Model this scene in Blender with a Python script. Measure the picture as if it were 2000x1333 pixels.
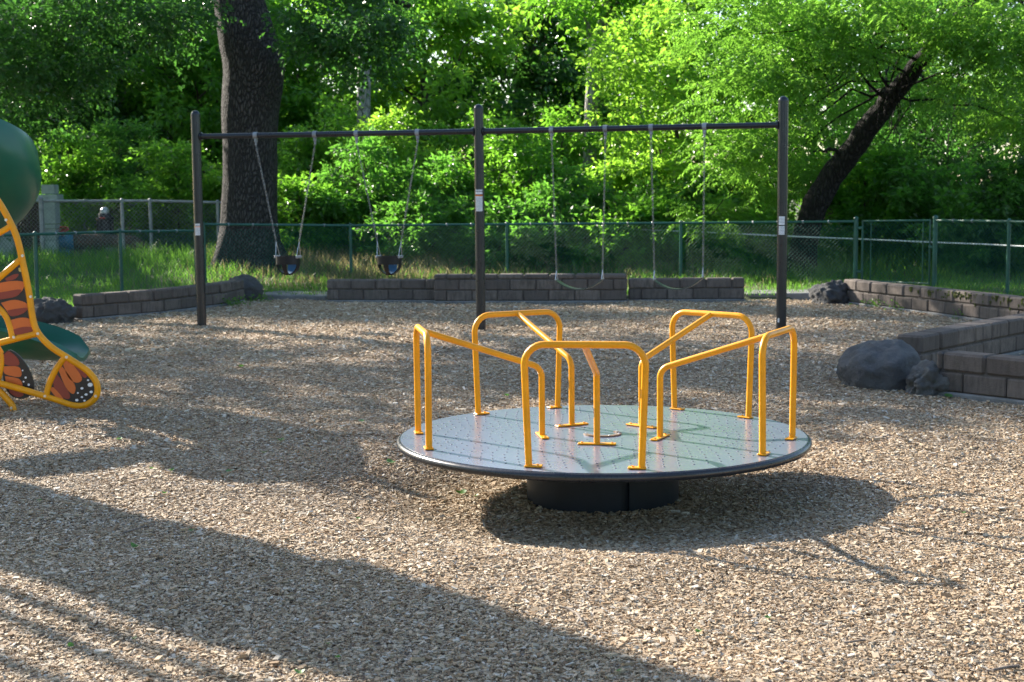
import bpy, math, random
import numpy as np
from mathutils import Vector, Matrix
R = math.radians
random.seed(7)
scene = bpy.context.scene
COL = scene.collection
for o in list(bpy.data.objects):
    bpy.data.objects.remove(o)

# ------------------------------------------------------------------ camera
CAM_H, CAM_PITCH, CAM_ROLL, FPX = 1.70, R(5.83), R(0.54), 2830.0
_fw = Vector((0, math.cos(CAM_PITCH), -math.sin(CAM_PITCH)))
_rt0 = Vector((1, 0, 0)); _up0 = _rt0.cross(_fw)
_rt = _rt0 * math.cos(CAM_ROLL) - _up0 * math.sin(CAM_ROLL)
_up = _up0 * math.cos(CAM_ROLL) + _rt0 * math.sin(CAM_ROLL)
cam_data = bpy.data.cameras.new('camera')
cam = bpy.data.objects.new('camera', cam_data); COL.objects.link(cam)
m = Matrix((_rt, _up, -_fw)).transposed().to_4x4(); m.translation = (0, 0, CAM_H)
cam.matrix_world = m
cam_data.sensor_width = 36; cam_data.lens = FPX / 2000 * 36
cam_data.clip_start = .05; cam_data.clip_end = 1000
cam_data.dof.use_dof = True; cam_data.dof.focus_distance = 8.0; cam_data.dof.aperture_fstop = 5.0
scene.camera = cam
scene.render.resolution_x, scene.render.resolution_y = 1024, 682

# ------------------------------------------------------------------ sky, sun, exposure
SUN_EL = R(27); SUN_DIR = Vector((-0.72, 0.69, 0)).normalized()      # horizontal direction towards the sun
world = bpy.data.worlds.new('World'); scene.world = world; world.use_nodes = True
wn = world.node_tree; bg = wn.nodes['Background']
sky = wn.nodes.new('ShaderNodeTexSky'); sky.sky_type = 'NISHITA'; sky.sun_disc = False
sky.sun_elevation = SUN_EL; sky.sun_rotation = math.atan2(SUN_DIR.x, SUN_DIR.y)
sky.air_density = 1.0; sky.dust_density = 0.8; sky.ozone_density = 1.0
wn.links.new(sky.outputs[0], bg.inputs[0]); bg.inputs[1].default_value = 0.105
sl = bpy.data.lights.new('sun', 'SUN'); sl.energy = 5.0; sl.angle = R(0.55); sl.color = (1, .92, .80)
sun = bpy.data.objects.new('sun', sl); COL.objects.link(sun)
sd = Vector((SUN_DIR.x * math.cos(SUN_EL), SUN_DIR.y * math.cos(SUN_EL), math.sin(SUN_EL)))
sun.rotation_euler = sd.to_track_quat('Z', 'Y').to_euler(); sun.location = sd * 60
scene.view_settings.view_transform = 'Standard'; scene.view_settings.look = 'None'
scene.view_settings.exposure = 1.72; scene.view_settings.gamma = 1
scene.view_settings.use_curve_mapping = False
scene.render.engine = 'CYCLES'
scene.cycles.max_bounces = 8; scene.cycles.diffuse_bounces = 5; scene.cycles.glossy_bounces = 3; scene.cycles.transmission_bounces = 4

# ------------------------------------------------------------------ survey helpers: measured bearings -> positions in the place
def at(x, y, Y):
    d = _fw * FPX + _rt * (x - 1000) - _up * (y - 666.5); t = Y / d.y
    return Vector((d.x * t, Y, CAM_H + d.z * t))
def gr(x, y, z=0.0):
    d = _fw * FPX + _rt * (x - 1000) - _up * (y - 666.5); t = (z - CAM_H) / d.z
    return Vector((d.x * t, d.y * t, z))

# ------------------------------------------------------------------ materials
MATS = {}
def nmat(name):
    mt = bpy.data.materials.new(name); mt.use_nodes = True
    MATS[name] = mt
    return mt, mt.node_tree, mt.node_tree.nodes['Principled BSDF']
def N(nt, kind, **kw):
    n = nt.nodes.new(kind)
    for k, v in kw.items():
        if k in n.inputs: n.inputs[k].default_value = v
        else: setattr(n, k, v)
    return n
def ramp(nt, stops, fac=None, interp='LINEAR'):
    n = nt.nodes.new('ShaderNodeValToRGB'); cr = n.color_ramp; cr.interpolation = interp
    while len(cr.elements) < len(stops): cr.elements.new(.5)
    for e, (p, c) in zip(cr.elements, stops):
        e.position = p; e.color = (*c, 1) if len(c) == 3 else c
    if fac is not None: nt.links.new(fac, n.inputs[0])
    return n
def objcoord(nt, scale=(1, 1, 1), world_space=False):
    tc = nt.nodes.new('ShaderNodeNewGeometry' if world_space else 'ShaderNodeTexCoord')
    mp = nt.nodes.new('ShaderNodeMapping'); mp.inputs['Scale'].default_value = scale
    nt.links.new(tc.outputs['Position' if world_space else 'Object'], mp.inputs[0])
    return mp.outputs[0]
def noise(nt, vec, scale, detail=4, rough=.6):
    n = N(nt, 'ShaderNodeTexNoise', Scale=scale, Detail=detail, Roughness=rough)
    nt.links.new(vec, n.inputs['Vector']); return n.outputs[0]
def bump(nt, b, height, strength=.4, dist=.02):
    n = N(nt, 'ShaderNodeBump', Strength=strength, Distance=dist)
    nt.links.new(height, n.inputs['Height']); nt.links.new(n.outputs[0], b.inputs['Normal'])
def mixc(nt, fac, a, b, mode='MIX'):
    n = nt.nodes.new('ShaderNodeMix'); n.data_type = 'RGBA'; n.blend_type = mode
    for idx, v in ((0, fac), (6, a), (7, b)):
        if isinstance(v, bpy.types.NodeSocket): nt.links.new(v, n.inputs[idx])
        elif idx == 0: n.inputs[0].default_value = v
        else: n.inputs[idx].default_value = (*v, 1)
    return n.outputs[2]

def simple(name, col, rough=.5, metal=0, spec=.5, var=.12, vscale=6, bumpk=0, bscale=60, coat=0):
    mt, nt, b = nmat(name)
    v = objcoord(nt, world_space=True)
    f = noise(nt, v, vscale, 5)
    c2 = tuple(x * (1 - var * 1.6) for x in col); c1 = tuple(min(1, x * (1 + var)) for x in col)
    nt.links.new(ramp(nt, [(.3, c2), (.7, c1)], f).outputs[0], b.inputs['Base Color'])
    f2 = noise(nt, v, vscale * 3.1, 4)
    mr = N(nt, 'ShaderNodeMapRange'); nt.links.new(f2, mr.inputs[0])
    mr.inputs[3].default_value = max(0, rough - .08); mr.inputs[4].default_value = min(1, rough + .12)
    nt.links.new(mr.outputs[0], b.inputs['Roughness'])
    b.inputs['Metallic'].default_value = metal; b.inputs['Specular IOR Level'].default_value = spec
    b.inputs['Coat Weight'].default_value = coat
    if bumpk: bump(nt, b, noise(nt, v, bscale, 6), bumpk, .01)
    return mt

M = {}
M['yellow'] = simple('yellow_paint', (.80, .325, .003), .32, spec=.35, var=.10, bumpk=.05, bscale=140)
M['bronze'] = simple('bronze_paint', (.0085, .012, .0185), .28, var=.15)
M['rim'] = simple('rim_paint', (.018, .020, .026), .26, var=.2)
M['pedestal'] = simple('pedestal_paint', (.006, .011, .020), .45, spec=.3, var=.25)
M['galv'] = simple('galvanised_steel', (.42, .44, .46), .38, metal=.7, var=.2, vscale=20)
M['galvdull'] = simple('weathered_galvanised_pipe', (.26, .28, .30), .55, metal=.3, var=.2, vscale=8)
M['chain'] = simple('dull_chain_steel', (.20, .21, .22), .4, metal=.6, var=.2, vscale=20)
M['stud'] = simple('worn_stud_paint', (.075, .085, .11), .6, spec=.25, var=.2)
M['hub'] = simple('worn_brown_plate', (.20, .13, .08), .5, var=.3, vscale=30)
M['greenpaint'] = simple('green_fence_paint', (.012, .085, .065), .38, var=.2)
M['greenwire'] = simple('green_vinyl_wire', (.030, .125, .10), .65, spec=.2, var=.2)
M['rubber'] = simple('black_rubber', (.005, .006, .009), .42, spec=.35, var=.2, bumpk=.1)
M['belt'] = simple('belt_rubber', (.05, .065, .06), .35, var=.2)
M['slide'] = simple('green_plastic', (.006, .105, .062), .30, var=.10, vscale=2)
M['white'] = simple('white_print', (.75, .77, .80), .5, var=.05)
M['orangeprint'] = simple('orange_label_print', (.65, .16, .03), .5, var=.05)
M['textprint'] = simple('grey_label_print', (.30, .32, .36), .5, var=.05)
M['wingblack'] = simple('black_panel', (.012, .011, .012), .4, var=.1)
M['wingorange'] = simple('orange_panel_print', (.60, .13, .018), .42, var=.06)
M['wingred'] = simple('red_panel_print', (.25, .035, .018), .42, var=.06)
M['wingpale'] = simple('pale_yellow_print', (.62, .45, .12), .42, var=.06)
M['steel'] = simple('bolt_steel', (.6, .6, .6), .3, metal=1, var=.05)
M['concrete'] = simple('concrete', (.17, .17, .165), .85, var=.22, vscale=5, bumpk=.3, bscale=50)
M['palecon'] = simple('pale_concrete', (.30, .36, .34), .85, var=.15, vscale=4, bumpk=.2)
M['woodfence'] = simple('dark_brown_wood', (.040, .026, .020), .75, var=.3, vscale=9)
M['rustpipe'] = simple('rust_brown_pipe', (.085, .040, .026), .7, var=.35, vscale=4, bumpk=.2)
M['bluepipe'] = simple('blue_pipe_paint', (.035, .14, .27), .5, var=.2, vscale=5)
M['redpaint'] = simple('red_valve_paint', (.33, .03, .02), .45, var=.15)
M['blackpaint'] = simple('black_motor_paint', (.015, .016, .022), .45, var=.2)
M['tape'] = simple('white_tape', (.62, .66, .64), .5, var=.12)
M['twig'] = simple('twig_bark', (.16, .13, .11), .8, var=.3, vscale=30)
M['brownpost'] = simple('tower_brown', (.07, .05, .035), .45, var=.15)

def deck_mat():
    mt, nt, b = nmat('platform_paint')
    v = objcoord(nt, world_space=True)
    a = noise(nt, v, 1.6, 6, .65)
    c = ramp(nt, [(.3, (.115, .135, .205)), (.72, (.15, .172, .25))], a)
    c2 = mixc(nt, .25, c.outputs[0], ramp(nt, [(.35, (.08, .08, .085)), (.7, (.20, .20, .21))], noise(nt, v, 60, 3, .6)).outputs[0])
    nt.links.new(c2, b.inputs['Base Color'])
    r = ramp(nt, [(.3, (.25,) * 3), (.75, (.34,) * 3)], noise(nt, v, 5, 6, .7)); nt.links.new(r.outputs[0], b.inputs['Roughness'])
    b.inputs['Specular IOR Level'].default_value = .9; b.inputs['Coat Weight'].default_value = .6; b.inputs['Coat Roughness'].default_value = .20
    bump(nt, b, noise(nt, v, 2, 2), .03, .02)
    return mt
M['deck'] = deck_mat()

def block_mat():
    mt, nt, b = nmat('split_concrete_block')
    oi = nt.nodes.new('ShaderNodeObjectInfo')
    v = objcoord(nt, world_space=True)
    base = ramp(nt, [(0, (.105, .088, .079)), (.5, (.145, .121, .107)), (1, (.20, .166, .144))], oi.outputs['Random'])
    n1 = noise(nt, v, 7, 6, .7); n2 = noise(nt, objcoord(nt, (9, 9, 2.2), True), 2.5, 5, .65)
    c = mixc(nt, ramp(nt, [(.35, (0, 0, 0)), (.7, (1, 1, 1))], n1).outputs[0], base.outputs[0], (.11, .092, .082))
    c = mixc(nt, ramp(nt, [(.46, (0, 0, 0)), (.68, (.85, .85, .85))], n2).outputs[0], c, (.075, .064, .056))
    nt.links.new(c, b.inputs['Base Color']); b.inputs['Roughness'].default_value = .92
    b.inputs['Specular IOR Level'].default_value = .2
    bump(nt, b, noise(nt, v, 45, 8, .7), .7, .012)
    return mt
M['block'] = block_mat()
M['mortar'] = simple('mortar', (.085, .075, .068), .95, var=.2, bumpk=.3)
M['moss'] = simple('moss_green', (.085, .10, .018), .95, var=.4, vscale=14, bumpk=.6)

def rock_mat(name, a, b_, speck):
    mt, nt, b = nmat(name)
    v = objcoord(nt)
    n1 = noise(nt, v, 4, 8, .7); n2 = noise(nt, v, 15, 8, .8)
    c = ramp(nt, [(.3, a), (.7, b_)], n1)
    c2 = mixc(nt, ramp(nt, [(.60, (0, 0, 0)), (.70, (1, 1, 1))], n2).outputs[0], c.outputs[0], speck)
    nt.links.new(c2, b.inputs['Base Color']); b.inputs['Roughness'].default_value = .8
    bump(nt, b, noise(nt, v, 7, 12, .8), 1.0, .12)
    return mt
M['rock'] = rock_mat('dark_boulder_stone', (.085, .089, .097), (.185, .189, .195), (.30, .30, .29))
M['rockpale'] = rock_mat('rough_grey_stone', (.10, .102, .103), (.24, .24, .23), (.36, .36, .35))
M['rockdark'] = rock_mat('lava_stone', (.05, .05, .052), (.115, .115, .117), (.18, .185, .17))

def bark_mat(name, dark, light, sc=1.0):
    mt, nt, b = nmat(name)
    v = objcoord(nt, (1 * sc, 1 * sc, .33 * sc), True)
    wob = noise(nt, v, 5, 4)
    vm = nt.nodes.new('ShaderNodeVectorMath'); vm.operation = 'MULTIPLY_ADD'
    nt.links.new(wob, vm.inputs[0]); vm.inputs[1].default_value = (.16, .16, .16); nt.links.new(v, vm.inputs[2])
    vo = N(nt, 'ShaderNodeTexVoronoi', Scale=21.0); vo.feature = 'DISTANCE_TO_EDGE'
    nt.links.new(vm.outputs[0], vo.inputs['Vector'])
    cr = ramp(nt, [(0, (0, 0, 0)), (.22, (1, 1, 1))], vo.outputs['Distance'])
    c = mixc(nt, cr.outputs[0], dark, light)
    c = mixc(nt, ramp(nt, [(.35, (0, 0, 0)), (.7, (.7, .7, .7))], noise(nt, v, 1.6, 5)).outputs[0], c, tuple(x * .55 for x in light))
    nt.links.new(c, b.inputs['Base Color']); b.inputs['Roughness'].default_value = .92
    b.inputs['Specular IOR Level'].default_value = .25
    bump(nt, b, cr.outputs[0], 1.0, .05)
    return mt
M['oakbark'] = bark_mat('oak_bark', (.024, .022, .022), (.088, .080, .078))
M['ashbark'] = bark_mat('ash_bark', (.009, .008, .008), (.036, .031, .029), .8)
M['palebark'] = bark_mat('pale_smooth_bark', (.26, .25, .24), (.42, .41, .39), .4)
M['thinbark'] = simple('branch_bark', (.07, .055, .045), .9, var=.3, vscale=9)

def leaf_mat(name, lo, hi, trans, tk=.5, rough=.42):
    mt, nt, b = nmat(name)
    g = nt.nodes.new('ShaderNodeNewGeometry')
    r = ramp(nt, [(0, lo), (1, hi)], g.outputs['Random Per Island'])
    nt.links.new(r.outputs[0], b.inputs['Base Color']); b.inputs['Roughness'].default_value = rough
    b.inputs['Specular IOR Level'].default_value = .45
    tr = nt.nodes.new('ShaderNodeBsdfTranslucent')
    r2 = ramp(nt, [(0, tuple(x * .7 for x in trans)), (1, trans)], g.outputs['Random Per Island'])
    nt.links.new(r2.outputs[0], tr.inputs[0])
    mx = nt.nodes.new('ShaderNodeMixShader'); mx.inputs[0].default_value = tk
    nt.links.new(b.outputs[0], mx.inputs[1]); nt.links.new(tr.outputs[0], mx.inputs[2])
    nt.links.new(mx.outputs[0], nt.nodes['Material Output'].inputs[0])
    return mt
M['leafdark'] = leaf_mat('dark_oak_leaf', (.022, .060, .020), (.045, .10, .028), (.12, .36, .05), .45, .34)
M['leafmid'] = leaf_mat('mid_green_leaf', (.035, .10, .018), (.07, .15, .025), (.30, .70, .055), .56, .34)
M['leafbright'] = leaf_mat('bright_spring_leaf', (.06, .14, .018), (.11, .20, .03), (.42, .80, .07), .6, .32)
M['leafash'] = leaf_mat('ash_leaflet', (.05, .115, .020), (.085, .16, .028), (.31, .66, .07), .55, .30)
M['leafshrub'] = leaf_mat('shrub_leaf', (.030, .085, .022), (.06, .13, .03), (.21, .56, .06), .52, .36)
M['grass'] = leaf_mat('green_grass', (.045, .115, .020), (.09, .17, .03), (.20, .46, .05), .45, .5)
M['drygrass'] = leaf_mat('dry_grass', (.17, .15, .075), (.30, .26, .13), (.36, .31, .14), .4, .6)
M['fallen'] = leaf_mat('fallen_leaf_green', (.04, .13, .03), (.09, .20, .04), (.15, .36, .06), .35, .5)

def chip_mat():
    mt, nt, b = nmat('wood_chip')
    oi = nt.nodes.new('ShaderNodeObjectInfo')
    c = ramp(nt, [(0, (.22, .14, .078)), (.1, (.31, .212, .125)), (.3, (.40, .298, .192)), (.55, (.465, .365, .25)),
                  (.8, (.52, .43, .315)), (.93, (.58, .51, .41)), (1, (.65, .61, .54))], oi.outputs['Random'])
    v = objcoord(nt, world_space=True)
    big = noise(nt, v, .55, 4, .6)
    c2 = mixc(nt, 1.0, c.outputs[0], ramp(nt, [(.3, (.80, .79, .79)), (.7, (1.06, 1.02, .97))], big).outputs[0], 'MULTIPLY')
    gg = noise(nt, objcoord(nt, (30, 220, 220)), 1.0, 3)
    c3 = mixc(nt, 1.0, c2, ramp(nt, [(.3, (.82, .82, .82)), (.7, (1.08, 1.08, 1.08))], gg).outputs[0], 'MULTIPLY')
    nt.links.new(c3, b.inputs['Base Color']); b.inputs['Roughness'].default_value = .75
    b.inputs['Specular IOR Level'].default_value = .3
    return mt
M['chip'] = chip_mat()
def mulch_mat():
    mt, nt, b = nmat('mulch_bed')
    v = objcoord(nt, world_space=True)
    vo = N(nt, 'ShaderNodeTexVoronoi', Scale=52.0); nt.links.new(v, vo.inputs['Vector'])
    sep = nt.nodes.new('ShaderNodeSeparateColor'); nt.links.new(vo.outputs['Color'], sep.inputs[0])
    c = ramp(nt, [(0, (.11, .07, .045)), (.35, (.30, .215, .145)), (.7, (.43, .33, .24)), (1, (.56, .49, .41))], sep.outputs[0])
    big = noise(nt, v, .55, 4, .6)
    c2 = mixc(nt, 1.0, c.outputs[0], ramp(nt, [(.3, (.80, .79, .79)), (.7, (1.06, 1.02, .97))], big).outputs[0], 'MULTIPLY')
    nt.links.new(c2, b.inputs['Base Color']); b.inputs['Roughness'].default_value = .9
    bump(nt, b, sep.outputs[1], .8, .02)
    return mt
M['mulch'] = mulch_mat()
def soil_mat():
    mt, nt, b = nmat('meadow_soil')
    v = objcoord(nt, world_space=True)
    n1 = noise(nt, v, .6, 6, .65); n2 = noise(nt, v, 14, 6, .7)
    c = ramp(nt, [(.35, (.035, .06, .018)), (.55, (.06, .085, .028)), (.7, (.14, .12, .065))], n1)
    c2 = mixc(nt, .35, c.outputs[0], ramp(nt, [(.3, (.03, .03, .015)), (.7, (.16, .15, .08))], n2).outputs[0])
    nt.links.new(c2, b.inputs['Base Color']); b.inputs['Roughness'].default_value = .95
    bump(nt, b, n2, .8, .04)
    return mt
M['soil'] = soil_mat()

# ------------------------------------------------------------------ mesh helpers
class MB:
    def __init__(s): s.v = []; s.f = []
    def add(s, vs, fs):
        o = len(s.v); s.v.extend([tuple(p) for p in vs]); s.f.extend([tuple(i + o for i in f) for f in fs]); return s
    def box(s, c, size, rz=0, bev=0):
        hx, hy, hz = (k / 2 for k in size); ca, sa = math.cos(rz), math.sin(rz); vs = []
        if bev <= 0:
            P = [(x, y, z) for z in (-hz, hz) for y in (-hy, hy) for x in (-hx, hx)]
            fs = [(0, 2, 3, 1), (4, 5, 7, 6), (0, 1, 5, 4), (2, 6, 7, 3), (0, 4, 6, 2), (1, 3, 7, 5)]
        else:
            P, fs = bevbox(hx, hy, hz, bev)
        for x, y, z in P: vs.append((c[0] + x * ca - y * sa, c[1] + x * sa + y * ca, c[2] + z))
        return s.add(vs, fs)
    def tube(s, pts, rad, n=10, caps=True, flat=1.0):
        pts = [Vector(p) for p in pts]; k = len(pts)
        rads = rad if isinstance(rad, (list, tuple)) else [rad] * k
        tang = []
        for i in range(k):
            a = pts[max(i - 1, 0)]; b = pts[min(i + 1, k - 1)]; tang.append((b - a).normalized())
        t = tang[0]; ref = Vector((0, 0, 1)) if abs(t.z) < .9 else Vector((1, 0, 0))
        u = t.cross(ref).normalized(); vs = []
        for i in range(k):
            t = tang[i]; u = (u - t * u.dot(t)).normalized(); w = t.cross(u)
            for j in range(n):
                a = 2 * math.pi * j / n
                vs.append(pts[i] + (u * math.cos(a) + w * math.sin(a) * flat) * rads[i])
        fs = []
        for i in range(k - 1):
            for j in range(n):
                j2 = (j + 1) % n
                fs.append((i * n + j, i * n + j2, (i + 1) * n + j2, (i + 1) * n + j))
        if caps: fs.append(tuple(range(n - 1, -1, -1))); fs.append(tuple((k - 1) * n + j for j in range(n)))
        return s.add(vs, fs)
    def lathe(s, prof, c, n=24):
        vs = []; fs = []; k = len(prof)
        for r, z in prof:
            for j in range(n):
                a = 2 * math.pi * j / n; vs.append((c[0] + r * math.cos(a), c[1] + r * math.sin(a), c[2] + z))
        for i in range(k - 1):
            for j in range(n):
                j2 = (j + 1) % n; fs.append((i * n + j, i * n + j2, (i + 1) * n + j2, (i + 1) * n + j))
        fs.append(tuple(range(n - 1, -1, -1))); fs.append(tuple((k - 1) * n + j for j in range(n)))
        return s.add(vs, fs)
    def prism(s, poly, frame, thick):
        """polygon (u,v) list in a plane: frame = (origin, udir, vdir, ndir)"""
        o, u, v, nn = frame; k = len(poly)
        A = [o + u * a + v * b for a, b in poly]; B = [p + nn * thick for p in A]
        fs = [tuple(range(k - 1, -1, -1)), tuple(range(k, 2 * k))] + [(i, (i + 1) % k, k + (i + 1) % k, k + i) for i in range(k)]
        return s.add(A + B, fs)
    def build(s, name, mat, parent=None, smooth=True, angle=35):
        me = bpy.data.meshes.new(name); me.from_pydata(s.v, [], s.f); me.update()
        me.materials.append(mat)
        if smooth:
            me.polygons.foreach_set('use_smooth', [True] * len(me.polygons))
            me.set_sharp_from_angle(angle=R(angle))
        return link(name, me, parent)
def bevbox(hx, hy, hz, b):
    P = []; idx = {}
    for sx in (-1, 1):
        for sy in (-1, 1):
            for sz in (-1, 1):
                for ax in range(3):
                    h = [hx, hy, hz]
                    p = [sx * (hx - b), sy * (hy - b), sz * (hz - b)]; p[ax] = (sx, sy, sz)[ax] * h[ax]
                    idx[(sx, sy, sz, ax)] = len(P); P.append(tuple(p))
    fs = []
    def face(keys, nrm):
        pts = [Vector(P[idx[k]]) for k in keys]
        n = (pts[1] - pts[0]).cross(pts[2] - pts[0]); f = [idx[k] for k in keys]
        if n.dot(Vector(nrm)) < 0: f.reverse()
        fs.append(tuple(f))
    for ax in range(3):
        o1, o2 = [a for a in range(3) if a != ax]
        for sg in (-1, 1):
            ks = []
            for a, b2 in ((-1, -1), (1, -1), (1, 1), (-1, 1)):
                t = [0, 0, 0]; t[ax] = sg; t[o1] = a; t[o2] = b2; ks.append((*t, ax))
            nr = [0, 0, 0]; nr[ax] = sg; face(ks, nr)
    for ax in range(3):
        o1, o2 = [a for a in range(3) if a != ax]
        for a in (-1, 1):
            for b2 in (-1, 1):
                ks = []
                for sg, which in ((-1, o1), (1, o1), (1, o2), (-1, o2)):
                    t = [0, 0, 0]; t[ax] = sg; t[o1] = a; t[o2] = b2; ks.append((*t, which))
                nr = [0, 0, 0]; nr[o1] = a; nr[o2] = b2; face(ks, nr)
    for sx in (-1, 1):
        for sy in (-1, 1):
            for sz in (-1, 1): face([(sx, sy, sz, 0), (sx, sy, sz, 1), (sx, sy, sz, 2)], (sx, sy, sz))
    return P, fs
def link(name, me, parent=None):
    o = bpy.data.objects.new(name, me); COL.objects.link(o)
    if parent is not None:
        o.parent = parent
        o.matrix_parent_inverse = PINV.get(parent.name, Matrix.Identity(4))
    return o
PINV = {}
def thing(name, loc, label, cat, group=None, rz=0):
    """an Empty at the thing's base; parts are given in world coordinates"""
    o = bpy.data.objects.new(name, None); COL.objects.link(o); o.empty_display_size = .2
    o.location = loc; o.rotation_euler = (0, 0, rz)
    PINV[o.name] = (Matrix.Translation(loc) @ Matrix.Rotation(rz, 4, 'Z')).inverted()
    return tag(o, label, cat, group)
def tag(o, label, cat, group=None):
    o['label'] = label; o['category'] = cat
    if group: o['group'] = group
    return o
def struct(o): o['kind'] = 'structure'; return o
def np_mesh(name, V, T, mat, smooth=False):
    me = bpy.data.meshes.new(name)
    me.vertices.add(len(V)); me.vertices.foreach_set('co', np.asarray(V, np.float32).ravel())
    k = T.shape[1]
    me.loops.add(T.size); me.loops.foreach_set('vertex_index', T.astype(np.int32).ravel())
    me.polygons.add(len(T)); me.polygons.foreach_set('loop_start', np.arange(0, T.size, k, dtype=np.int32))
    me.polygons.foreach_set('use_smooth', np.full(len(T), smooth))
    me.update(calc_edges=True); me.validate(); me.materials.append(mat)
    return me
def fillet(pts, rads, n=7):
    pts = [Vector(p) for p in pts]; out = [pts[0]]
    for i in range(1, len(pts) - 1):
        p = pts[i]; a = (pts[i - 1] - p).normalized(); b = (pts[i + 1] - p).normalized(); r = rads[i - 1]
        ang = a.angle(b); d = r / math.tan(ang / 2)
        c = p + (a + b).normalized() * (r / math.sin(ang / 2)); s0 = p + a * d - c; s1 = p + b * d - c
        for k in range(n + 1): out.append(c + s0.lerp(s1, k / n).normalized() * r)
    out.append(pts[-1]); return out
def catmull(pts, n=6):
    pts = [Vector(p) for p in pts]; out = []
    for i in range(len(pts) - 1):
        p0 = pts[max(i - 1, 0)]; p1 = pts[i]; p2 = pts[i + 1]; p3 = pts[min(i + 2, len(pts) - 1)]
        for k in range(n):
            t = k / n
            out.append(.5 * ((2 * p1) + (p2 - p0) * t + (2 * p0 - 5 * p1 + 4 * p2 - p3) * t * t + (3 * p1 - p0 - 3 * p2 + p3) * t ** 3))
    out.append(pts[-1]); return out

# ------------------------------------------------------------------ the ground
DC = Vector((.526, 8.41, .285))                       # merry-go-round deck centre
def sstep(a, b, x):
    t = np.clip((x - a) / (b - a), 0, 1); return t * t * (3 - 2 * t)
PLAY = [(-16, -6), (-16, 20.1), (-6.4, 20.1), (-4.45, 23.0), (-4.3, 23.9), (-2.95, 23.25), (-2.9, 23.0), (3.65, 22.6), (4.9, 22.85), (5.2, 22.2), (6.1, 19.0), (6.9, 15.8), (9, 13), (9, -6)]
def inplay(x, y):
    x = np.asarray(x, float); y = np.asarray(y, float); r = np.zeros(x.shape, bool); k = len(PLAY)
    for i in range(k):
        x1, y1 = PLAY[i]; x2, y2 = PLAY[(i + 1) % k]
        c = ((y1 > y) != (y2 > y)); 
        with np.errstate(divide='ignore', invalid='ignore'):
            xi = (x2 - x1) * (y - y1) / (y2 - y1 + 1e-12) + x1
        r ^= c & (x < xi)
    return r
def zmulch(x, y):
    z = .012 * np.sin(1.7 * x + .6 * y) * np.sin(1.1 * y - .4 * x) + .010 * np.sin(3.1 * x + 1.9) * np.sin(2.3 * y + .5) + .007 * np.sin(6.3 * x - 2.2 * y) * np.sin(5.1 * y + 1.4 * x)
    r = np.hypot(x - DC.x, y - DC.y)
    z = z - .10 * (1 - sstep(.95, 1.85, r)) + .02 * np.exp(-((r - .5) / .1) ** 2)
    return z
def zfar(x, y):
    z = .06 + .34 * sstep(25.5, 31, y) + .5 * sstep(33, 46, y)
    return z + .02 * np.sin(1.3 * x + .7 * y) * np.sin(.9 * y)
def grid_mesh(name, xs, ys, zf, mat):
    X, Y = np.meshgrid(xs, ys); Z = zf(X, Y); V = np.stack([X, Y, Z], -1).reshape(-1, 3)
    nx, ny = len(xs), len(ys); I = np.arange(nx * ny).reshape(ny, nx)
    T = np.stack([I[:-1, :-1], I[:-1, 1:], I[1:, 1:], I[1:, :-1]], -1).reshape(-1, 4)
    return np_mesh(name, V, T, mat, True)
xs = np.concatenate([np.linspace(-400, -30, 12), np.linspace(-24, 24, 160), np.linspace(30, 400, 12)])
ys = np.concatenate([np.linspace(-300, -10, 10), np.linspace(-6, 62, 230), np.linspace(70, 600, 12)])
def zground(X, Y):
    inside = inplay(X, Y) | ((np.abs(X) < 9) & (Y < 15) & (Y > -7))
    return np.where(inside, -.14, zfar(X, Y))
ground = struct(link('ground', grid_mesh('ground', xs, ys, zground, M['soil'])))
def mulch_sheet():
    xs = np.arange(-16, 9.01, .12); ys = np.arange(-6, 24.01, .12)
    X, Y = np.meshgrid(xs, ys); V = np.stack([X, Y, zmulch(X, Y) - .012], -1).reshape(-1, 3)
    nx, ny = len(xs), len(ys); I = np.arange(nx * ny).reshape(ny, nx)
    T = np.stack([I[:-1, :-1], I[:-1, 1:], I[1:, 1:], I[1:, :-1]], -1).reshape(-1, 4)
    c = V[T].mean(1); T = T[inplay(c[:, 0], c[:, 1])]
    return struct(link('mulch_bed', np_mesh('mulch_bed', V, T, M['mulch'], True)))
mulch_sheet()

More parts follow.
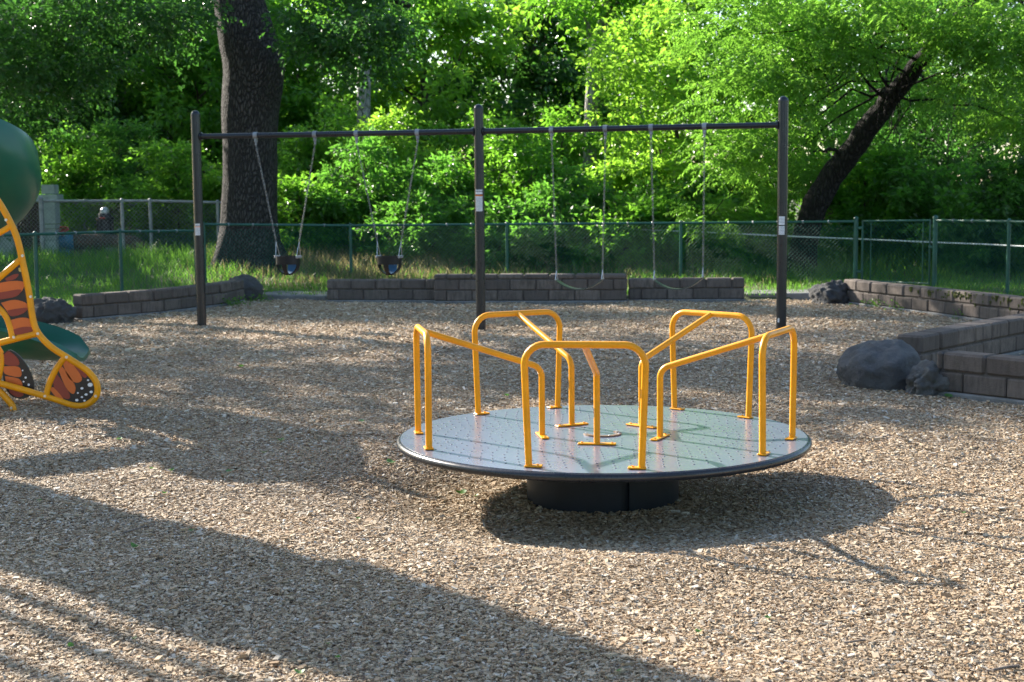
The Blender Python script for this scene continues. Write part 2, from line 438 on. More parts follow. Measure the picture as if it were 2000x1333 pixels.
# loose wood chips on the bed (nobody could count them)
def wood_chips():
    rng = np.random.default_rng(3); P = []; S = []
    for y0, y1, dens, sc in ((4.0, 7.0, 13500, 1.0), (7.0, 9.6, 9500, 1.1), (9.6, 14.5, 4300, 1.35), (14.5, 24, 1300, 1.9)):
        n = int(dens * (y1 - y0) * (.76 * y1 + 2.4))
        x = (rng.random(n) - .5) * (.76 * y1 + 2.4); y = y0 + (y1 - y0) * rng.random(n)
        ok = (np.abs(x) < .38 * y + 1.0) & inplay(x, y) & (np.hypot(x - DC.x, y - DC.y) > .43)
        x, y = x[ok], y[ok]
        P.append(np.stack([x, y, zmulch(x, y) + rng.normal(0, .004, len(x)) * sc], -1)); S.append(np.full(len(x), sc))
    P = np.concatenate(P); S = np.concatenate(S); n = len(P)
    L = np.exp(rng.normal(math.log(.0066), .42, n)).clip(.003, .024) * S
    W = L * rng.uniform(.22, .62, n); Th = W * rng.uniform(.18, .55, n)
    me = bpy.data.meshes.new('wood_chips'); me.vertices.add(n); me.vertices.foreach_set('co', P.astype(np.float32).ravel())
    a = me.attributes.new('chip_scale', 'FLOAT_VECTOR', 'POINT'); a.data.foreach_set('vector', np.stack([W, Th, L], -1).astype(np.float32).ravel())
    rot = np.stack([np.full(n, math.pi / 2) + rng.normal(0, .22, n), rng.normal(0, .22, n), rng.uniform(0, 2 * math.pi, n)], -1)
    a = me.attributes.new('chip_rot', 'FLOAT_VECTOR', 'POINT'); a.data.foreach_set('vector', rot.astype(np.float32).ravel())
    a = me.attributes.new('chip_kind', 'INT', 'POINT'); a.data.foreach_set('value', rng.integers(0, 2, n).astype(np.int32))
    me.materials.append(M['chip'])
    o = link('wood_chips', me); o['kind'] = 'stuff'
    o['label'] = 'loose tan and grey wood chips covering the playground floor'; o['category'] = 'wood chips'
    ng = bpy.data.node_groups.new('chips', 'GeometryNodeTree')
    ng.interface.new_socket('Geometry', in_out='INPUT', socket_type='NodeSocketGeometry')
    ng.interface.new_socket('Geometry', in_out='OUTPUT', socket_type='NodeSocketGeometry')
    gi = ng.nodes.new('NodeGroupInput'); go = ng.nodes.new('NodeGroupOutput')
    inst = ng.nodes.new('GeometryNodeInstanceOnPoints'); L_ = ng.links.new
    cube = ng.nodes.new('GeometryNodeMeshCube'); cube.inputs['Size'].default_value = (2, 2, 2)
    cone = ng.nodes.new('GeometryNodeMeshCone'); cone.inputs['Vertices'].default_value = 4
    cone.inputs['Radius Top'].default_value = .45; cone.inputs['Radius Bottom'].default_value = 1.15; cone.inputs['Depth'].default_value = 2.2
    tf = ng.nodes.new('GeometryNodeTransform'); tf.inputs['Translation'].default_value = (0, 0, -1.1)
    L_(cone.outputs['Mesh'], tf.inputs[0])
    g2i = ng.nodes.new('GeometryNodeGeometryToInstance'); L_(cube.outputs['Mesh'], g2i.inputs[0]); L_(tf.outputs[0], g2i.inputs[0])
    sm = ng.nodes.new('GeometryNodeSetMaterial'); sm.inputs['Material'].default_value = M['chip']
    L_(g2i.outputs[0], sm.inputs[0]); L_(gi.outputs[0], inst.inputs['Points']); L_(sm.outputs[0], inst.inputs['Instance'])
    inst.inputs['Pick Instance'].default_value = True
    for nm, dt, sock in (('chip_scale', 'FLOAT_VECTOR', 'Scale'), ('chip_rot', 'FLOAT_VECTOR', 'Rotation'), ('chip_kind', 'INT', 'Instance Index')):
        na = ng.nodes.new('GeometryNodeInputNamedAttribute'); na.data_type = dt; na.inputs['Name'].default_value = nm
        L_(na.outputs[0], inst.inputs[sock])
    L_(inst.outputs[0], go.inputs[0])
    md = o.modifiers.new('chips', 'NODES'); md.node_group = ng
wood_chips()

# concrete kerb slabs behind the play area
def slab(name, p, q, w, top):
    p = Vector(p); q = Vector(q); d = (q - p); mid = (p + q) / 2; rz = math.atan2(d.y, d.x); nrm = Vector((-d.y, d.x, 0)).normalized()
    mb = MB(); c = mid + nrm * w / 2; mb.box((c.x, c.y, top - .15), (d.length, w, .3), rz, .015)
    return struct(mb.build(name, M['concrete']))
slab('kerb_slab', (-4.35, 23.85, 0), (-2.98, 23.2, 0), .9, .085)
slab('kerb_slab', (3.70, 22.75, 0), (5.1, 22.75, 0), .9, .09)

# ------------------------------------------------------------------ block walls
def block_mesh(bev):
    P, fs = bevbox(.5, .5, .5, .5)
    return None
def wall(name, label, path, courses, depth=.22, foot=.035, blen=.40, seed=1, moss=None):
    rng = random.Random(seed); path = [Vector((p[0], p[1], 0)) for p in path]
    t = thing(name, path[0], label, 'wall')
    segs = [(path[i], path[i + 1]) for i in range(len(path) - 1)]
    total = sum((b - a).length for a, b in segs)
    def pt(s):
        for a, b in segs:
            l = (b - a).length
            if s <= l + 1e-6: return a + (b - a) * (s / l), (b - a).normalized()
            s -= l
        return segs[-1][1], (segs[-1][1] - segs[-1][0]).normalized()
    H = sum(h for h, _ in courses)
    core = MB(); ft = MB()
    for a, b in segs:
        d = b - a; rz = math.atan2(d.y, d.x); c = (a + b) / 2
        core.box((c.x, c.y, foot + H / 2 - .02), (d.length - .03, depth - .045, H - .04), rz)
        ft.box((c.x, c.y, foot / 2 - .08), (d.length + .01, depth + .05, foot + .16), rz, .012)
    core.build('mortar_core', M['mortar'], t, False); ft.build('footing', M['concrete'], t, False)
    cache = {}
    z = foot
    for ci, (h, off) in enumerate(courses):
        last = ci == len(courses) - 1
        s = -off * blen
        while s < total - .03:
            s0 = max(s, 0); s1 = min(s + blen, total); s += blen
            if s1 - s0 < .04: continue
            l = s1 - s0; key = (round(l, 2), h, last)
            if key not in cache:
                bv = .020 if last else .012
                mb = MB(); mb.box((0, 0, 0), (l - .012, depth, h - .010), 0, bv)
                me = bpy.data.meshes.new('block'); me.from_pydata(mb.v, [], mb.f); me.update(); me.materials.append(M['block'])
                me.polygons.foreach_set('use_smooth', [True] * len(me.polygons)); me.set_sharp_from_angle(angle=R(30))
                cache[key] = me
            p, d = pt((s0 + s1) / 2); o = link('block', cache[key], t)
            nrm = Vector((-d.y, d.x, 0))
            p = p + nrm * rng.uniform(-.006, .006)
            o.location = (p.x, p.y, z + h / 2 + rng.uniform(-.002, .002))
            o.rotation_euler = (rng.uniform(-.006, .006), rng.uniform(-.006, .006), math.atan2(d.y, d.x) + rng.uniform(-.008, .008))
        z += h
    if moss:
        mb = MB(); rr = random.Random(5)
        for k in range(90):
            s = total * rr.uniform(*moss); p, d = pt(s); nrm = Vector((-d.y, d.x, 0))
            sgn = -1 if nrm.y > 0 else 1
            zz = foot + H - abs(rr.gauss(0, .05)) - .01; q = p + nrm * sgn * (depth / 2 - .004)
            mb.lathe([(.002, .008), (rr.uniform(.010, .03), .002), (.012, -.02), (.002, -rr.uniform(.03, .07))], (q.x, q.y, zz), 6)
        mb.build('moss', M['moss'], t)['kind'] = 'stuff'
    return t
C2 = [(.165, .5), (.165, .0)]
wall('block_wall', 'low brown block wall below the green fence, running up behind the left swing post', [(-6.02, 20.0), (-5.2, 21.0), (-4.55, 22.5), (-4.4, 23.3)], C2, seed=1)
wall('block_wall', 'low brown block wall behind the bucket swings, left of the taller block wall', [(-2.93, 23.1), (-1.18, 22.88)], C2, seed=2)
wall('block_wall', 'tallest block wall with a thin cap course, behind the middle swing post', [(-1.2, 22.72), (1.80, 22.42)], [(.165, .5), (.165, 0), (.085, .5)], depth=.3, seed=3)
wall('block_wall', 'low brown block wall right of the taller wall, behind the belt swings', [(1.82, 22.58), (3.62, 22.50)], C2, seed=4)
wall('block_wall', 'long mossy block wall starting at the lava rock below the gate', [(5.1, 21.85), (5.3, 21.15), (5.7, 20.05), (6.35, 17.85), (6.95, 15.9)], C2, seed=5, moss=(.28, .8))
wall('block_wall', 'dark shaded block wall running back from the big round boulder', [(3.64, 13.2), (4.27, 13.95), (5.55, 15.4), (6.7, 16.7)], [(.165, .5), (.175, 0)], depth=.26, seed=6)
wall('block_wall', 'short block wall starting beside the small rough rock', [(3.60, 12.02), (4.35, 11.1), (5.2, 10.0)], [(.165, .35), (.165, .85)], depth=.22, seed=7)

# ------------------------------------------------------------------ rocks
def rock(name, label, c, size, mat, seed, rough=.16, rz=0):
    import bmesh
    from mathutils import noise as mn
    bm = bmesh.new(); bmesh.ops.create_icosphere(bm, subdivisions=5, radius=1)
    sv = Vector((seed * 3.7, seed * 1.3, seed * 2.1))
    for v in bm.verts:
        p = v.co.copy(); d = 1 + rough * (mn.fractal(p * 1.3 + sv, .9, 2.1, 5)) + rough * .35 * mn.noise(p * 4 + sv)
        cell = mn.cell_vector(p * 1.6 + sv); d += rough * .12 * (cell.x - .5)
        v.co = Vector((p.x * size[0] * d, p.y * size[1] * d, p.z * size[2] * d))
    me = bpy.data.meshes.new(name); bm.to_mesh(me); bm.free(); me.materials.append(mat)
    me.polygons.foreach_set('use_smooth', [True] * len(me.polygons))
    o = link(name, me); o.location = c; o.rotation_euler = (0, 0, rz); tag(o, label, 'rock')
rock('boulder', 'big rounded dark grey boulder in front of the shaded block wall', (3.22, 12.55, .10), (.36, .36, .30), M['rock'], 1, .17, .4)
rock('rock', 'small rough grey rock between the big boulder and the short wall', (3.49, 12.0, .075), (.19, .17, .16), M['rockpale'], 2, .42, .2)
rock('rock', 'craggy black lava rock at the end of the mossy wall', (4.84, 21.85, .10), (.31, .3, .25), M['rockdark'], 3, .32)
rock('rock', 'smooth dark rock at the far end of the wall below the fence', (-4.42, 23.75, .14), (.33, .34, .27), M['rockdark'], 4, .15)
rock('rock', 'rugged grey rock beside the green slide at the near end of the wall', (-6.25, 19.75, .11), (.29, .28, .24), M['rockdark'], 5, .3)

# ------------------------------------------------------------------ merry-go-round
def merry():
    t = thing('merry_go_round', (DC.x, DC.y, 0), 'round playground merry-go-round with five yellow handrails on a dark platform', 'merry-go-round')
    z = DC.z; RD = 1.205
    plate = MB(); plate.lathe([(1.10, -.035), (RD - .022, -.035), (RD - .022, 0), (1.0, .0008), (.6, .0012), (.02, .0015)], DC, 120)
    plate.build('platform', M['deck'], t)
    rim = MB(); ring = [(DC.x + (RD - .02) * math.cos(a), DC.y + (RD - .02) * math.sin(a), z - .022) for a in np.linspace(0, 2 * math.pi, 121)]
    prof = [(.0235 * math.cos(a), .0235 * math.sin(a)) for a in np.linspace(0, 2 * math.pi, 12, endpoint=False)]
    vs = []; fs = []
    for i in range(120):
        a = 2 * math.pi * i / 120
        for pr, pz in prof: vs.append((DC.x + (RD - .022 + pr) * math.cos(a), DC.y + (RD - .022 + pr) * math.sin(a), z - .0255 + pz))
    for i in range(120):
        for j in range(12): fs.append((i * 12 + j, ((i + 1) % 120) * 12 + j, ((i + 1) % 120) * 12 + (j + 1) % 12, i * 12 + (j + 1) % 12))
    rim.add(vs, fs); rim.build('rim', M['rim'], t)
    und = MB(); und.lathe([(.3, -.10), (.5, -.09), (1.12, -.046), (1.12, -.036), (.3, -.036)], DC, 64); und.build('underside', M['rim'], t)
    ped = MB(); ped.lathe([(.42, -.45), (.42, -.06)], (DC.x, DC.y, z), 48); ped.build('pedestal', M['pedestal'], t)
    for k in range(3):                                   # curved skirt panels with slots between them
        a0 = R(-112 + k * 120 + 3 + 35); a1 = R(-112 + (k + 1) * 120 - 3 + 35); mb = MB(); n = 18; vs = []
        for i in range(n + 1):
            a = a0 + (a1 - a0) * i / n
            for r, zz in ((.436, -.45), (.446, -.45), (.446, -.055), (.436, -.055)): vs.append((DC.x + r * math.cos(a), DC.y + r * math.sin(a), z + zz))
        fs = [(i * 4 + j, (i + 1) * 4 + j, (i + 1) * 4 + (j + 1) % 4, i * 4 + (j + 1) % 4) for i in range(n) for j in range(4)]
        fs += [(3, 2, 1, 0), tuple(n * 4 + j for j in range(4))]
        mb.add(vs, fs); mb.build('skirt_panel', M['pedestal'], t)
    # raised anti-slip studs in rings
    st = MB(); rr = random.Random(2)
    for ri, rad in enumerate(np.arange(.20, 1.10, .066)):
        n = max(10, int(2 * math.pi * rad / .085)); n = 6 * round(n / 6)
        for k in range(n):
            a = 2 * math.pi * (k + .5 * (ri % 2)) / n
            st.lathe([(.0078, 0), (.0060, .0024), (.0026, .0034)], (DC.x + rad * math.cos(a), DC.y + rad * math.sin(a), z), 6)
    st.build('studs', M['stud'], t)['kind'] = 'stuff'
    hub = MB(); n = 24; vs = []
    for i in range(n + 1):
        a = R(-175 + 215 * i / n)
        for r, zz in ((.088, 0), (.112, 0), (.112, .008), (.088, .008)): vs.append((DC.x + r * math.cos(a), DC.y + r * math.sin(a), z + zz + .002))
    fs = [(i * 4 + j, (i + 1) * 4 + j, (i + 1) * 4 + (j + 1) % 4, i * 4 + (j + 1) % 4) for i in range(n) for j in range(4)] + [(3, 2, 1, 0), tuple(n * 4 + j for j in range(4))]
    hub.add(vs, fs); h = hub.build('hub_ring', M['hub'], t); h['label'] = 'curved worn brown plate bolted round the hub'
    for k in range(5):
        a = R(-170 + 50 * k); mb = MB(); mb.lathe([(.006, 0), (.005, .004), (.001, .005)], (DC.x + .10 * math.cos(a), DC.y + .10 * math.sin(a), z + .010), 8); mb.build('bolt', M['steel'], h)
    rad = .0188; HT = .640; HI = .405
    for k in range(5):
        a = R(-98.5 + 72 * k); er = Vector((math.cos(a), math.sin(a), 0)); et = Vector((-er.y, er.x, 0))
        C = Vector((DC.x, DC.y, z)); ap = 1.055; hw = .315; hb = .292
        f0 = C + er * ap - et * hb; f1 = C + er * ap + et * hb; up = Vector((0, 0, 1))
        t0 = C + er * ap - et * hw + up * HT; t1 = C + er * ap + et * hw + up * HT
        mb = MB(); mb.tube(fillet([f0 + up * .004, t0, t1, f1 + up * .004], [.105, .105]), rad, 14)
        hr = mb.build('handrail', M['yellow'], t, angle=60)
        fi = C + er * .36
        mb = MB(); mb.tube(fillet([fi + up * .004, fi + up * HI, C + er * (ap - .012) + up * (HT - .006)], [.075 if k else .03]), rad * .97, 14)
        mb.build('spoke_rail', M['yellow'], hr, angle=60)
        for f, dirv, ln in ((f0, et, .074), (f1, -et, .074)):
            mb = MB(); c = f + dirv * .024; mb.box((c.x, c.y, z + .0075), (ln + .02, .05, .009), math.atan2(et.y, et.x), .003)
            c = f + dirv * .046; mb.lathe([(.008, .012), (.007, .017), (.002, .019)], (c.x, c.y, z), 8)
            mb.build('base_plate', M['yellow'], hr, angle=30)
        mb = MB(); mb.box((fi.x, fi.y, z + .0075), (.215, .045, .009), math.atan2(et.y, et.x), .003)
        for s in (-.085, .085):
            c = fi + et * s; mb.lathe([(.008, .012), (.007, .017), (.002, .019)], (c.x, c.y, z), 8)
        mb.build('base_plate', M['yellow'], hr, angle=30)
merry()

# ------------------------------------------------------------------ swing set
PL, PM, PR = Vector((-4.087, 19.04, 0)), Vector((-.391, 18.29, 0)), Vector((3.224, 17.27, 0))
BZ = 2.47
def on_beam(px):
    """point of the beam seen on the bearing px"""
    best = None
    for a, b in ((PL, PM), (PM, PR)):
        for k in range(401):
            p = a.lerp(b, k / 400) + Vector((0, 0, BZ)); d = p - Vector((0, 0, CAM_H)); zc = d.dot(_fw); x = 1000 + FPX * d.dot(_rt) / zc
            if best is None or abs(x - px) < best[0]: best = (abs(x - px), p, (b - a).normalized())
    return best[1], best[2]
def swingset():
    t = thing('swing_set', PM, 'dark bronze two bay swing frame with three round posts and a top beam', 'swing set')
    pr = .0605
    posts = []
    for P in (PL, PM, PR):
        mb = MB(); prof = [(pr, -.4), (pr, 2.75)] + [(pr * math.cos(a), 2.75 + pr * .95 * math.sin(a)) for a in np.linspace(.05, 1.5, 7)]
        mb.lathe(prof, P, 24); p = mb.build('post', M['bronze'], t, angle=50); posts.append(p)
        cap = MB(); cap.lathe([(pr + .002, 2.738), (pr + .002, 2.748)], P, 24); cap.build('cap_seam', M['bronze'], p)
    for a, b in ((PL, PM), (PM, PR)):
        d = (b - a).normalized(); up = Vector((0, 0, BZ)); mb = MB()
        mb.tube([a + d * pr * .9 + up, b - d * pr * .9 + up], .036, 18)
        bm_ = mb.build('beam', M['bronze'], t, angle=50)
        for q, s in ((a, 1), (b, -1)):
            fl = MB(); c = q + d * s * (pr + .006) + up; fl.tube([c - d * .006, c + d * .008], .052, 16); fl.build('flange', M['bronze'], bm_, angle=50)
            for sz in (-.043, .043):
                fb = MB(); c2 = q + d * s * (pr + .02) + up + Vector((0, 0, sz)); fb.tube([c2 - d * .008, c2 + d * .008], .007, 8); fb.build('flange_bolt', M['steel'], bm_)
    # printed labels wrapped round the posts
    def lab(post, P, zc, w, rows, name='warning_label'):
        vdir = math.atan2(-P.y, -P.x); hb = zc
        ob = None
        for (h, mat, off) in rows:
            mb = MB(); n = 10; vs = []
            ha = w / 2 / pr
            for i in range(n + 1):
                a = vdir + off[1] - ha + 2 * ha * i / n
                for zz in (-h / 2, h / 2):
                    vs.append((P.x + (pr + .003 + off[2]) * math.cos(a), P.y + (pr + .003 + off[2]) * math.sin(a), zc + off[0] + zz))
            mb.add(vs, [(i * 2, i * 2 + 2, i * 2 + 3, i * 2 + 1) for i in range(n)])
            if ob is None: ob = mb.build(name, mat, post)
            else: mb.build('printed_line', mat, ob)
    text = lambda z0, z1, a, k: [(.006, M['textprint'], (z0 + (z1 - z0) * i / (k - 1), a, .0012)) for i in range(k)]
    lab(posts[0], PL, 1.265, .068, [(.15, M['white'], (0, -.35, 0)), (.012, M['orangeprint'], (.035, -.35, .0015))] + text(-.06, .015, -.35, 6) + [(.014, M['textprint'], (.055, -.35, .0012))])
    lab(posts[1], PM, 1.60, .09, [(.185, M['white'], (-.03, -.12, 0)), (.018, M['orangeprint'], (.075, -.12, .0015))] + text(-.11, .045, -.12, 11))
    lab(posts[1], PM, 1.712, .09, [(.026, M['white'], (-.008, -.12, 0))])
    lab(posts[1], PM, 1.744, .09, [(.030, M['textprint'], (-.008, -.12, 0)), (.008, M['white'], (-.008, -.12, .0015))])
    lab(posts[2], PR, 1.30, .07, [(.10, M['white'], (.045, -.1, 0))] + text(.02, .075, -.1, 4))
    lab(posts[2], PR, 1.20, .07, [(.10, M['white'], (.03, -.1, 0))] + text(-.005, .065, -.1, 5))
    lab(posts[2], PR, .16, .022, [(.05, M['white'], (0, -.55, 0))])
    hangers = []
    for px in (500, 615, 697, 815, 1077, 1182, 1272, 1376):
        p, d = on_beam(px); mb = MB()
        mb.tube([p - d * .026, p + d * .026], .045, 16)
        mb.box((p.x, p.y, p.z - .062), (.034, .05, .05), math.atan2(d.y, d.x), .006)
        h = mb.build('chain_hanger', M['galvdull'], t, angle=40)
        mb = MB(); mb.tube([p + Vector((0, 0, -.08)), p + Vector((0, 0, -.125))], .014, 8); mb.build('swivel', M['galvdull'], h)
        hangers.append(p + Vector((0, 0, -.125)))
    return hangers
HG = swingset()
def chain_links(mb, a, b, pitch=.047, wire=.0027, w=.009):
    a = Vector(a); b = Vector(b); d = (b - a); n = max(2, int(d.length / pitch)); d.normalize()
    ref = Vector((0, 1, 0)); u = (ref - d * ref.dot(d)).normalized(); v = d.cross(u)
    for i in range(n):
        c = a.lerp(b, (i + .5) / n); s = (u + v).normalized() if i % 2 else (u - v).normalized(); hl = pitch * .62
        ring = []
        for k in range(10):
            an = 2 * math.pi * k / 10; x = math.cos(an); y = math.sin(an)
            ring.append(c + d * (hl * x) + s * (w * (1 if y > .3 else -1 if y < -.3 else y * 2)))
        ring.append(ring[0]); mb.tube(ring, wire, 5, caps=False)
def bucket_swing(h0, h1, c, label, yaw):
    """full bucket infant seat hung from two chains"""
    c = Vector(c); t = thing('bucket_swing', c, label, 'swing', None)
    W, D = .15, .135; top = .115; ca, sa = math.cos(yaw), math.sin(yaw)
    def loc(x, y, z): return Vector((c.x + x * ca - y * sa, c.y + x * sa + y * ca, c.z + z))
    # upper band
    n = 36; vs = []; hb = .105
    for i in range(n):
        a = 2 * math.pi * i / n; sx = math.copysign(abs(math.cos(a)) ** .75, math.cos(a)); sy = math.copysign(abs(math.sin(a)) ** .75, math.sin(a))
        for k, zz in ((1.0, top), (1.0, top - hb), (.92, top - hb), (.92, top)):
            vs.append(loc(W * k * sx, D * k * sy, zz))
    fs = [(i * 4 + j, ((i + 1) % n) * 4 + j, ((i + 1) % n) * 4 + (j + 1) % 4, i * 4 + (j + 1) % 4) for i in range(n) for j in range(4)]
    mb = MB(); mb.add(vs, fs); mb.build('seat_band', M['rubber'], t)
    # straps curving under: front strap, rear panel, side bows, bottom pan
    def strap(a0, wid, name, mat):
        mb = MB(); vs = []; k = 9
        for i in range(k + 1):
            ph = math.pi / 2 * i / k; r = math.cos(ph); zz = top - hb - .135 * math.sin(ph)
            cx, cy = W * .97 * math.cos(a0) * r, D * .97 * math.sin(a0) * r
            tx, ty = -math.sin(a0), math.cos(a0); ww = wid * (1 - .25 * i / k)
            nx, ny = math.cos(a0) * .012, math.sin(a0) * .012
            for s, q in ((-1, 0), (1, 0), (1, 1), (-1, 1)): vs.append(loc(cx + tx * ww * s - nx * q, cy + ty * ww * s - ny * q, zz + .008 * q))
        fs = [(i * 4 + j, (i + 1) * 4 + j, (i + 1) * 4 + (j + 1) % 4, i * 4 + (j + 1) % 4) for i in range(k) for j in range(4)] + [(3, 2, 1, 0), tuple(k * 4 + j for j in range(4))]
        mb.add(vs, fs); mb.build(name, mat, t)
    strap(-math.pi / 2, .030, 'front_strap', M['rubber']); strap(math.pi / 2, .06, 'rear_panel', M['bluepipe'])
    strap(0, .045, 'side_strap', M['rubber']); strap(math.pi, .045, 'side_strap', M['rubber'])
    mb = MB(); mb.lathe([(.02, 0), (.055, .004), (.06, .014), (.02, .010)], loc(0, 0, top - hb - .142), 16); mb.build('seat_base', M['rubber'], t)
    for h, s in ((h0, -1), (h1, 1)):
        j = loc(s * (W + .012), 0, .30); mb = MB(); chain_links(mb, h, j); mb.build('chain', M['chain'], t)
        mb = MB()
        for q in (-.06, .06): mb.tube([j, loc(s * W * .97, q, top)], .0045, 6)
        mb.build('hanger_rod', M['galv'], t)
        mb = MB(); e = loc(s * W * .99, 0, top - .01); mb.box(e, (.03, .15, .035), yaw, .006); mb.build('bracket', M['galvdull'], t)
def belt_swing(h0, h1, p0, p1, sag, label):
    p0, p1 = Vector(p0), Vector(p1); mid = (p0 + p1) / 2; t = thing('belt_swing', mid, label, 'swing')
    d = (p1 - p0); w = Vector((-d.y, d.x, 0)).normalized(); vs = []; n = 16
    for i in range(n + 1):
        s = i / n; q = p0.lerp(p1, s) - Vector((0, 0, sag * (1 - (2 * s - 1) ** 2))); hw = .07 if .06 < s < .94 else .045
        for a, b in ((-1, 0), (1, 0), (1, -.018), (-1, -.018)): vs.append(q + w * hw * a + Vector((0, 0, b - .004 * (a > 0))))
    fs = [(i * 4 + j, (i + 1) * 4 + j, (i + 1) * 4 + (j + 1) % 4, i * 4 + (j + 1) % 4) for i in range(n) for j in range(4)] + [(3, 2, 1, 0), tuple(n * 4 + j for j in range(4))]
    mb = MB(); mb.add(vs, fs); mb.build('seat_belt', M['belt'], t)
    for h, p in ((h0, p0), (h1, p1)):
        j = p + Vector((0, 0, .11)); mb = MB(); chain_links(mb, h, j); mb.build('chain', M['chain'], t)
        mb = MB(); mb.tube([j, p + w * .05], .006, 6); mb.tube([j, p - w * .05], .006, 6); mb.tube([p + w * .06, p - w * .06], .008, 8)
        mb.build('triangle_hanger', M['galv'], t)
def midY(i): return (HG[i].y + HG[i + 1].y) / 2
b0 = at(563, 518, midY(0) - .05); b1 = at(761, 518, midY(2) - .05)
bucket_swing(HG[0], HG[1], b0, 'black bucket swing hanging in front of the thick oak trunk', R(-16))
bucket_swing(HG[2], HG[3], b1, 'black bucket swing hanging next to the middle post of the frame', R(-16))
belt_swing(HG[4], HG[5], at(1087, 546, HG[4].y), at(1177, 545, HG[5].y), .115, 'belt swing hanging in front of the tallest block wall')
belt_swing(HG[6], HG[7], at(1278, 546, HG[6].y), at(1373, 541, HG[7].y), .125, 'belt swing hanging in front of the low wall near the end post')

# ------------------------------------------------------------------ green chain link fence and gate
def wire_panel(a, b, z0a, z0b, h, pitch=.07, rad=.0023):
    """crossing strands of a chain-link panel between two posts"""
    a = Vector((a[0], a[1], 0)); b = Vector((b[0], b[1], 0)); L = (b - a).length; d = (b - a).normalized(); nrm = Vector((-d.y, d.x, 0)); mb = MB()
    for sgn in (1, -1):
        k = -h
        while k < L:
            s0, s1 = k, k + h; u0, u1 = 0., h
            if s0 < 0: u0 = -s0; s0 = 0
            if s1 > L: u1 = h - (s1 - L); s1 = L
            if u1 - u0 > .02:
                def P(s, u):
                    ss = s if sgn > 0 else L - s
                    zb = z0a + (z0b - z0a) * ss / L
                    return a + d * ss + nrm * (.003 * sgn) + Vector((0, 0, zb + u))
                mb.tube([P(s0, u0), P(s1, u1)], rad, 4, caps=False)
            k += pitch
    return mb
def fence(label, posts, matp, matw, pr, name, wire_r=.0023, mesh_pitch=.07, top_extra=.0, terminal=(), cat='fence'):
    """posts: (x, y, ground z, top z)"""
    t = thing(name, (posts[0][0], posts[0][1], posts[0][2]), label, cat)
    for i, p in enumerate(posts):
        mb = MB(); r = pr * (1.35 if i in terminal else 1); zt = p[3] + (.05 if i in terminal else .02)
        mb.lathe([(r, p[2] - .3), (r, zt)] + [(r * 1.08 * math.cos(a), zt + r * math.sin(a)) for a in (.0, .5, 1, 1.45)], (p[0], p[1], 0), 12)
        mb.build('post', matp, t, angle=50)
    for p, q in zip(posts[:-1], posts[1:]):
        mb = MB(); mb.tube([(p[0], p[1], p[3]), (q[0], q[1], q[3])], pr * .78, 10); rail = mb.build('top_rail', matp, t, angle=50)
        w = wire_panel(p, q, p[2] + .04, q[2] + .04, min(p[3] - p[2], q[3] - q[2]) - .04, mesh_pitch, wire_r); w.build('chain_link_mesh', matw, t)
        mb = MB(); L = Vector((q[0] - p[0], q[1] - p[1], q[3] - p[3]))
        for k in range(1, int(L.length / .45)):
            c = Vector((p[0], p[1], p[3])) + L * (k * .45 / L.length); mb.lathe([(pr * .5, -pr * .95), (pr * 1.05, 0), (pr * .5, pr * .95)], c, 6)
        mb.build('tie_wires', M['galvdull'], rail)['kind'] = 'stuff'
def gz(x, y): return float(zfar(np.array(x), np.array(y)))
def fp(px, py, Y):
    v = at(px, py, Y); return (v.x, v.y, gz(v.x, v.y), v.z)
corner = fp(381, 449, 25.6)
fence('green chain link fence along the grass behind the left block wall', [(-8.6, 20.2, .06, 1.15), fp(68, 458, 22.2), fp(234, 453, 24), (*corner[:3], corner[3] - .02)], M['greenpaint'], M['greenwire'], .030, 'chain_link_fence')
fence('long green chain link fence behind the back walls, up to the gate', [(corner[0] + .12, corner[1] + .15, corner[2], corner[3] + .09), fp(684, 441, 27), fp(990, 438.5, 27), fp(1330, 436, 26.4), fp(1672, 433, 25)], M['greenpaint'], M['greenwire'], .030, 'chain_link_fence', terminal=(4,))
fence('green chain link fence above the long mossy wall, right of the gate', [fp(1827, 431, 23.9), fp(1971, 433, 22.3), (8.35, 20.6, .06, 1.18)], M['greenpaint'], M['greenwire'], .030, 'chain_link_fence', terminal=(0,))
def gate():
    a = at(1685, 432, 24.92); b = at(1817, 431, 23.97); t = thing('fence_gate', (a.x, a.y, .06), 'green tube framed chain link gate between two thick posts', 'gate')
    z0 = .14
    mb = MB(); mb.tube([(a.x, a.y, z0), (a.x, a.y, a.z), (b.x, b.y, b.z), (b.x, b.y, z0), (a.x, a.y, z0)], .021, 10); mb.build('gate_frame', M['greenpaint'], t, angle=60)
    for s in (.13, .9):
        p = a.lerp(b, s); mb = MB(); mb.tube([(p.x, p.y, z0), (p.x, p.y, a.z)], .009, 8); mb.build('tension_bar', M['greenpaint'], t)
    wire_panel(a, b, z0, z0, a.z - z0, .075).build('chain_link_mesh', M['greenwire'], t)
    p = b; mb = MB(); mb.box((p.x + .03, p.y - .04, .75), (.12, .05, .05), -.7, .01); mb.build('latch', M['greenpaint'], t)
    for zz in (.3, 1.05):
        mb = MB(); mb.box((a.x - .04, a.y + .01, zz), (.10, .05, .05), -.7, .01); mb.build('hinge', M['greenpaint'], t)
gate()

